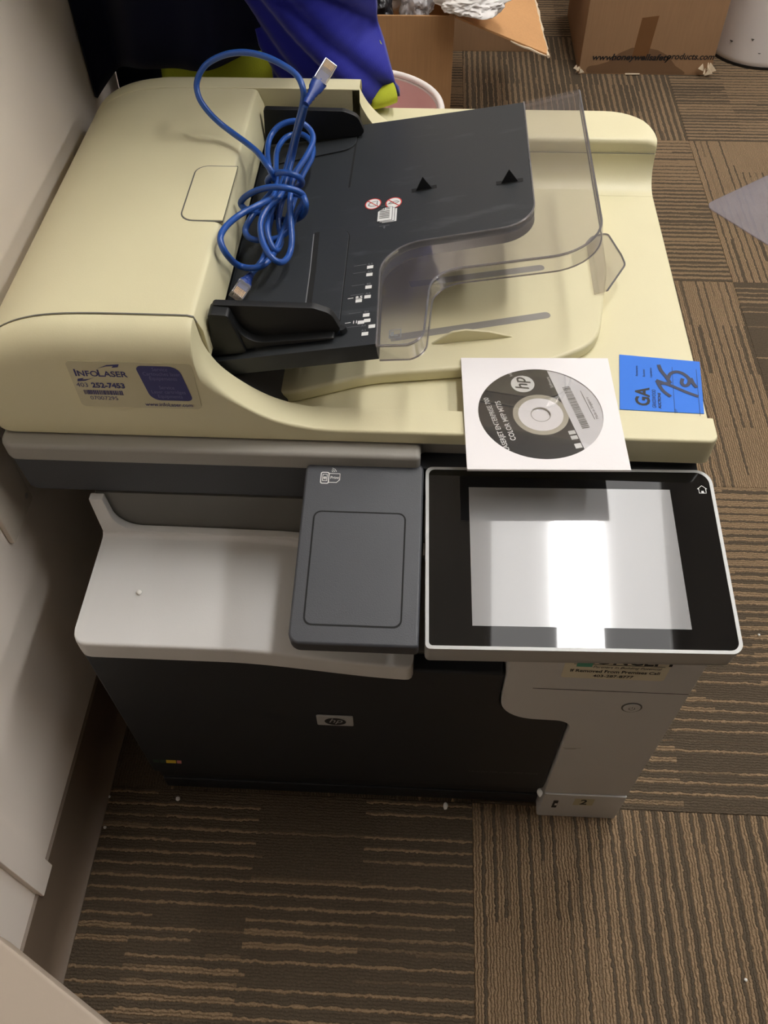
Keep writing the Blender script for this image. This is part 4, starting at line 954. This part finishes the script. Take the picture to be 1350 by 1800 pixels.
# ---- closed carton with printed web address
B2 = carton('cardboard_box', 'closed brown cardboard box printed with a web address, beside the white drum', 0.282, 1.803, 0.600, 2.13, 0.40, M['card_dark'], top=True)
FB = lambda u, v, w: (u, w, v)
yb2 = 1.8026
wt = bm_text('www.', 0.0200, FB, yb2, 0.3090, 0.0335, 'LEFT', 0.02, 0.2, 1.12); bm_text('honeywellsafety', 0.0200, FB, yb2, 0.3560, 0.0345, 'LEFT', 0.032, 0.2, 1.08, bm=wt)
bm_text('products.com', 0.0200, FB, yb2, 0.4870, 0.0375, 'LEFT', 0.02, 0.2, 1.0, bm=wt)
flat('box_lettering', wt, M['black_paint'], B2)
flat('tape_strip', bm_flat([(0.404, 0.040), (0.441, 0.040), (0.447, 0.135), (0.409, 0.130)], FB, yb2+0.0002), M['card_tape'], B2)
stn = [(0.300, 0.002), (0.545, 0.002), (0.530, 0.012), (0.512, 0.022), (0.490, 0.045), (0.462, 0.058), (0.43, 0.064), (0.40, 0.063), (0.372, 0.050), (0.350, 0.030), (0.325, 0.022), (0.300, 0.018)]
flat('damp_stain', bm_flat(fillet(stn, 0.01, 3), FB, yb2+0.0003), mat('damp_cardboard', srgb(118, 88, 60), 0.8, var=0.06), B2)
tc = bmesh.new(); rt = random.Random(3)
for i in range(7):
    a = rt.random()*PI; bm_prism([(0, 0), (0.02, 0.004), (0.011, 0.016)], 0, 0.0015, Frame((0.583+rt.uniform(-.008, .008), 1.794+rt.uniform(-.006, .004), 0.004+i*0.0022), (math.cos(a), -abs(math.sin(a))*0.6, 0.25), (0, 0.3, 1)), bm=tc)
obj('torn_corner', tc, M['torn'], B2, smooth=False)
tc = bmesh.new()
for i in range(5):
    a = rt.random()*PI; bm_prism([(0, 0), (0.014, 0.003), (0.006, 0.011)], 0, 0.0012, Frame((0.280+rt.uniform(-.005, .005), 1.797+rt.uniform(-.004, .003), 0.003+i*0.002), (math.cos(a), -0.4, 0.2), (0, 0.3, 1)), bm=tc)
obj('torn_corner', tc, M['torn'], B2, smooth=False)
obj('torn_strip', bm_tube([(0.395, 1.7985, 0.003), (0.412, 1.796, 0.0045), (0.43, 1.799, 0.003)], 0.0018, 6), M['torn'], B2)

# ---- white drum
dr = thing('plastic_drum', 'scuffed round white plastic drum on the carpet by the printed box', 'drum', (0.745, 1.956, 0))
obj('drum_shell', lathe([(0.0, 0.002), (0.123, 0.002), (0.127, 0.008), (0.129, 0.02), (0.1405, 0.36), (0.1405, 0.362), (0.137, 0.362), (0.0, 0.34)], c=(0.745, 1.958, 0), close=True), M['bin_white'], dr)
obj('drum_foot', lathe([(0.0, 0.0), (0.1262, 0.0), (0.1282, 0.007), (0.0, 0.0072)], c=(0.745, 1.958, 0), close=True), M['black'], dr)
def scuff(a, z, w, h):
    r = 0.1292+(z-0.02)*0.0338; b = bmesh.new()
    P = [(a+w*math.cos(t)*(0.7+0.4*math.sin(3*t)), z+h*math.sin(t)*(0.8+0.3*math.cos(2*t))) for t in [2*PI*i/12 for i in range(12)]]
    b.faces.new([b.verts.new((0.745+(r+0.0008)*math.cos(q), 1.958+(r+0.0008)*math.sin(q), zz)) for q, zz in P]); flat('scuff_mark', b, M['grey_dark'], dr)
scuff(PI*1.24, 0.052, 0.04, 0.004); scuff(PI*1.36, 0.068, 0.03, 0.005); scuff(PI*1.42, 0.040, 0.03, 0.002)

# ---- clear chair mat
MF = Frame((0.490, 1.247, 0.0006), (0.15, 0.113, 0), (0.113, -0.15, 0))
mo = fillet(rect(0.0, 0.0, 0.9, 0.75), [0.02, 0.02, 0.02, 0.02], 6)
cm = bm_prism(mo, 0, -0.0022, MF)
tag(obj('chair_mat', cm, M['mat_clear'], smooth=False), 'corner of a clear vinyl chair mat lying on the carpet at the right', 'mat')

# ---- foam crumbs
for i, (x, y, z, r, lab) in enumerate(((-0.3501, -0.012, 0, 0.0026, 'white foam crumb on the carpet below the yellow colour mark'), (-0.4330, -0.0132, 0, 0.0016, 'tiny white crumb against the brown baseboard near the printer'),
        (-0.4290, -0.0491, 0, 0.0019, 'small white crumb on the carpet next to the baseboard, farther from the printer'), (-0.0315, -0.0060, 0, 0.0028, 'white foam sliver on the carpet at the foot of the black front door'),
        (0.0690, -0.0118, 0.0735, 0.0030, 'white foam crumb stuck at the foot of the grey column'), (-0.3172, 0.0396, 0.3803, 0.0024, 'single white crumb on the light grey output tray'),
        (0.2841, -0.1739, 0, 0.0018, 'pale crumb on the carpet tile at the bottom right'), (0.3868, 0.2425, 0, 0.0018, 'pale crumb on the carpet to the right of the touch panel'))):
    b = bmesh.new(); bmesh.ops.create_icosphere(b, subdivisions=2, radius=r)
    for v in b.verts: v.co = Vector((v.co.x*1.0, v.co.y*(1.0 if i not in (3, 4) else 1.6), v.co.z*0.75))*(1+0.3*noise.noise(v.co*400+Vector((i, i, i))))
    zmin = min(v.co.z for v in b.verts)
    bmesh.ops.translate(b, verts=b.verts, vec=(x, y, z-zmin))
    tag(obj('foam_crumb', b, M['crumb'], wn=False), lab, 'crumb', 'foam crumbs')
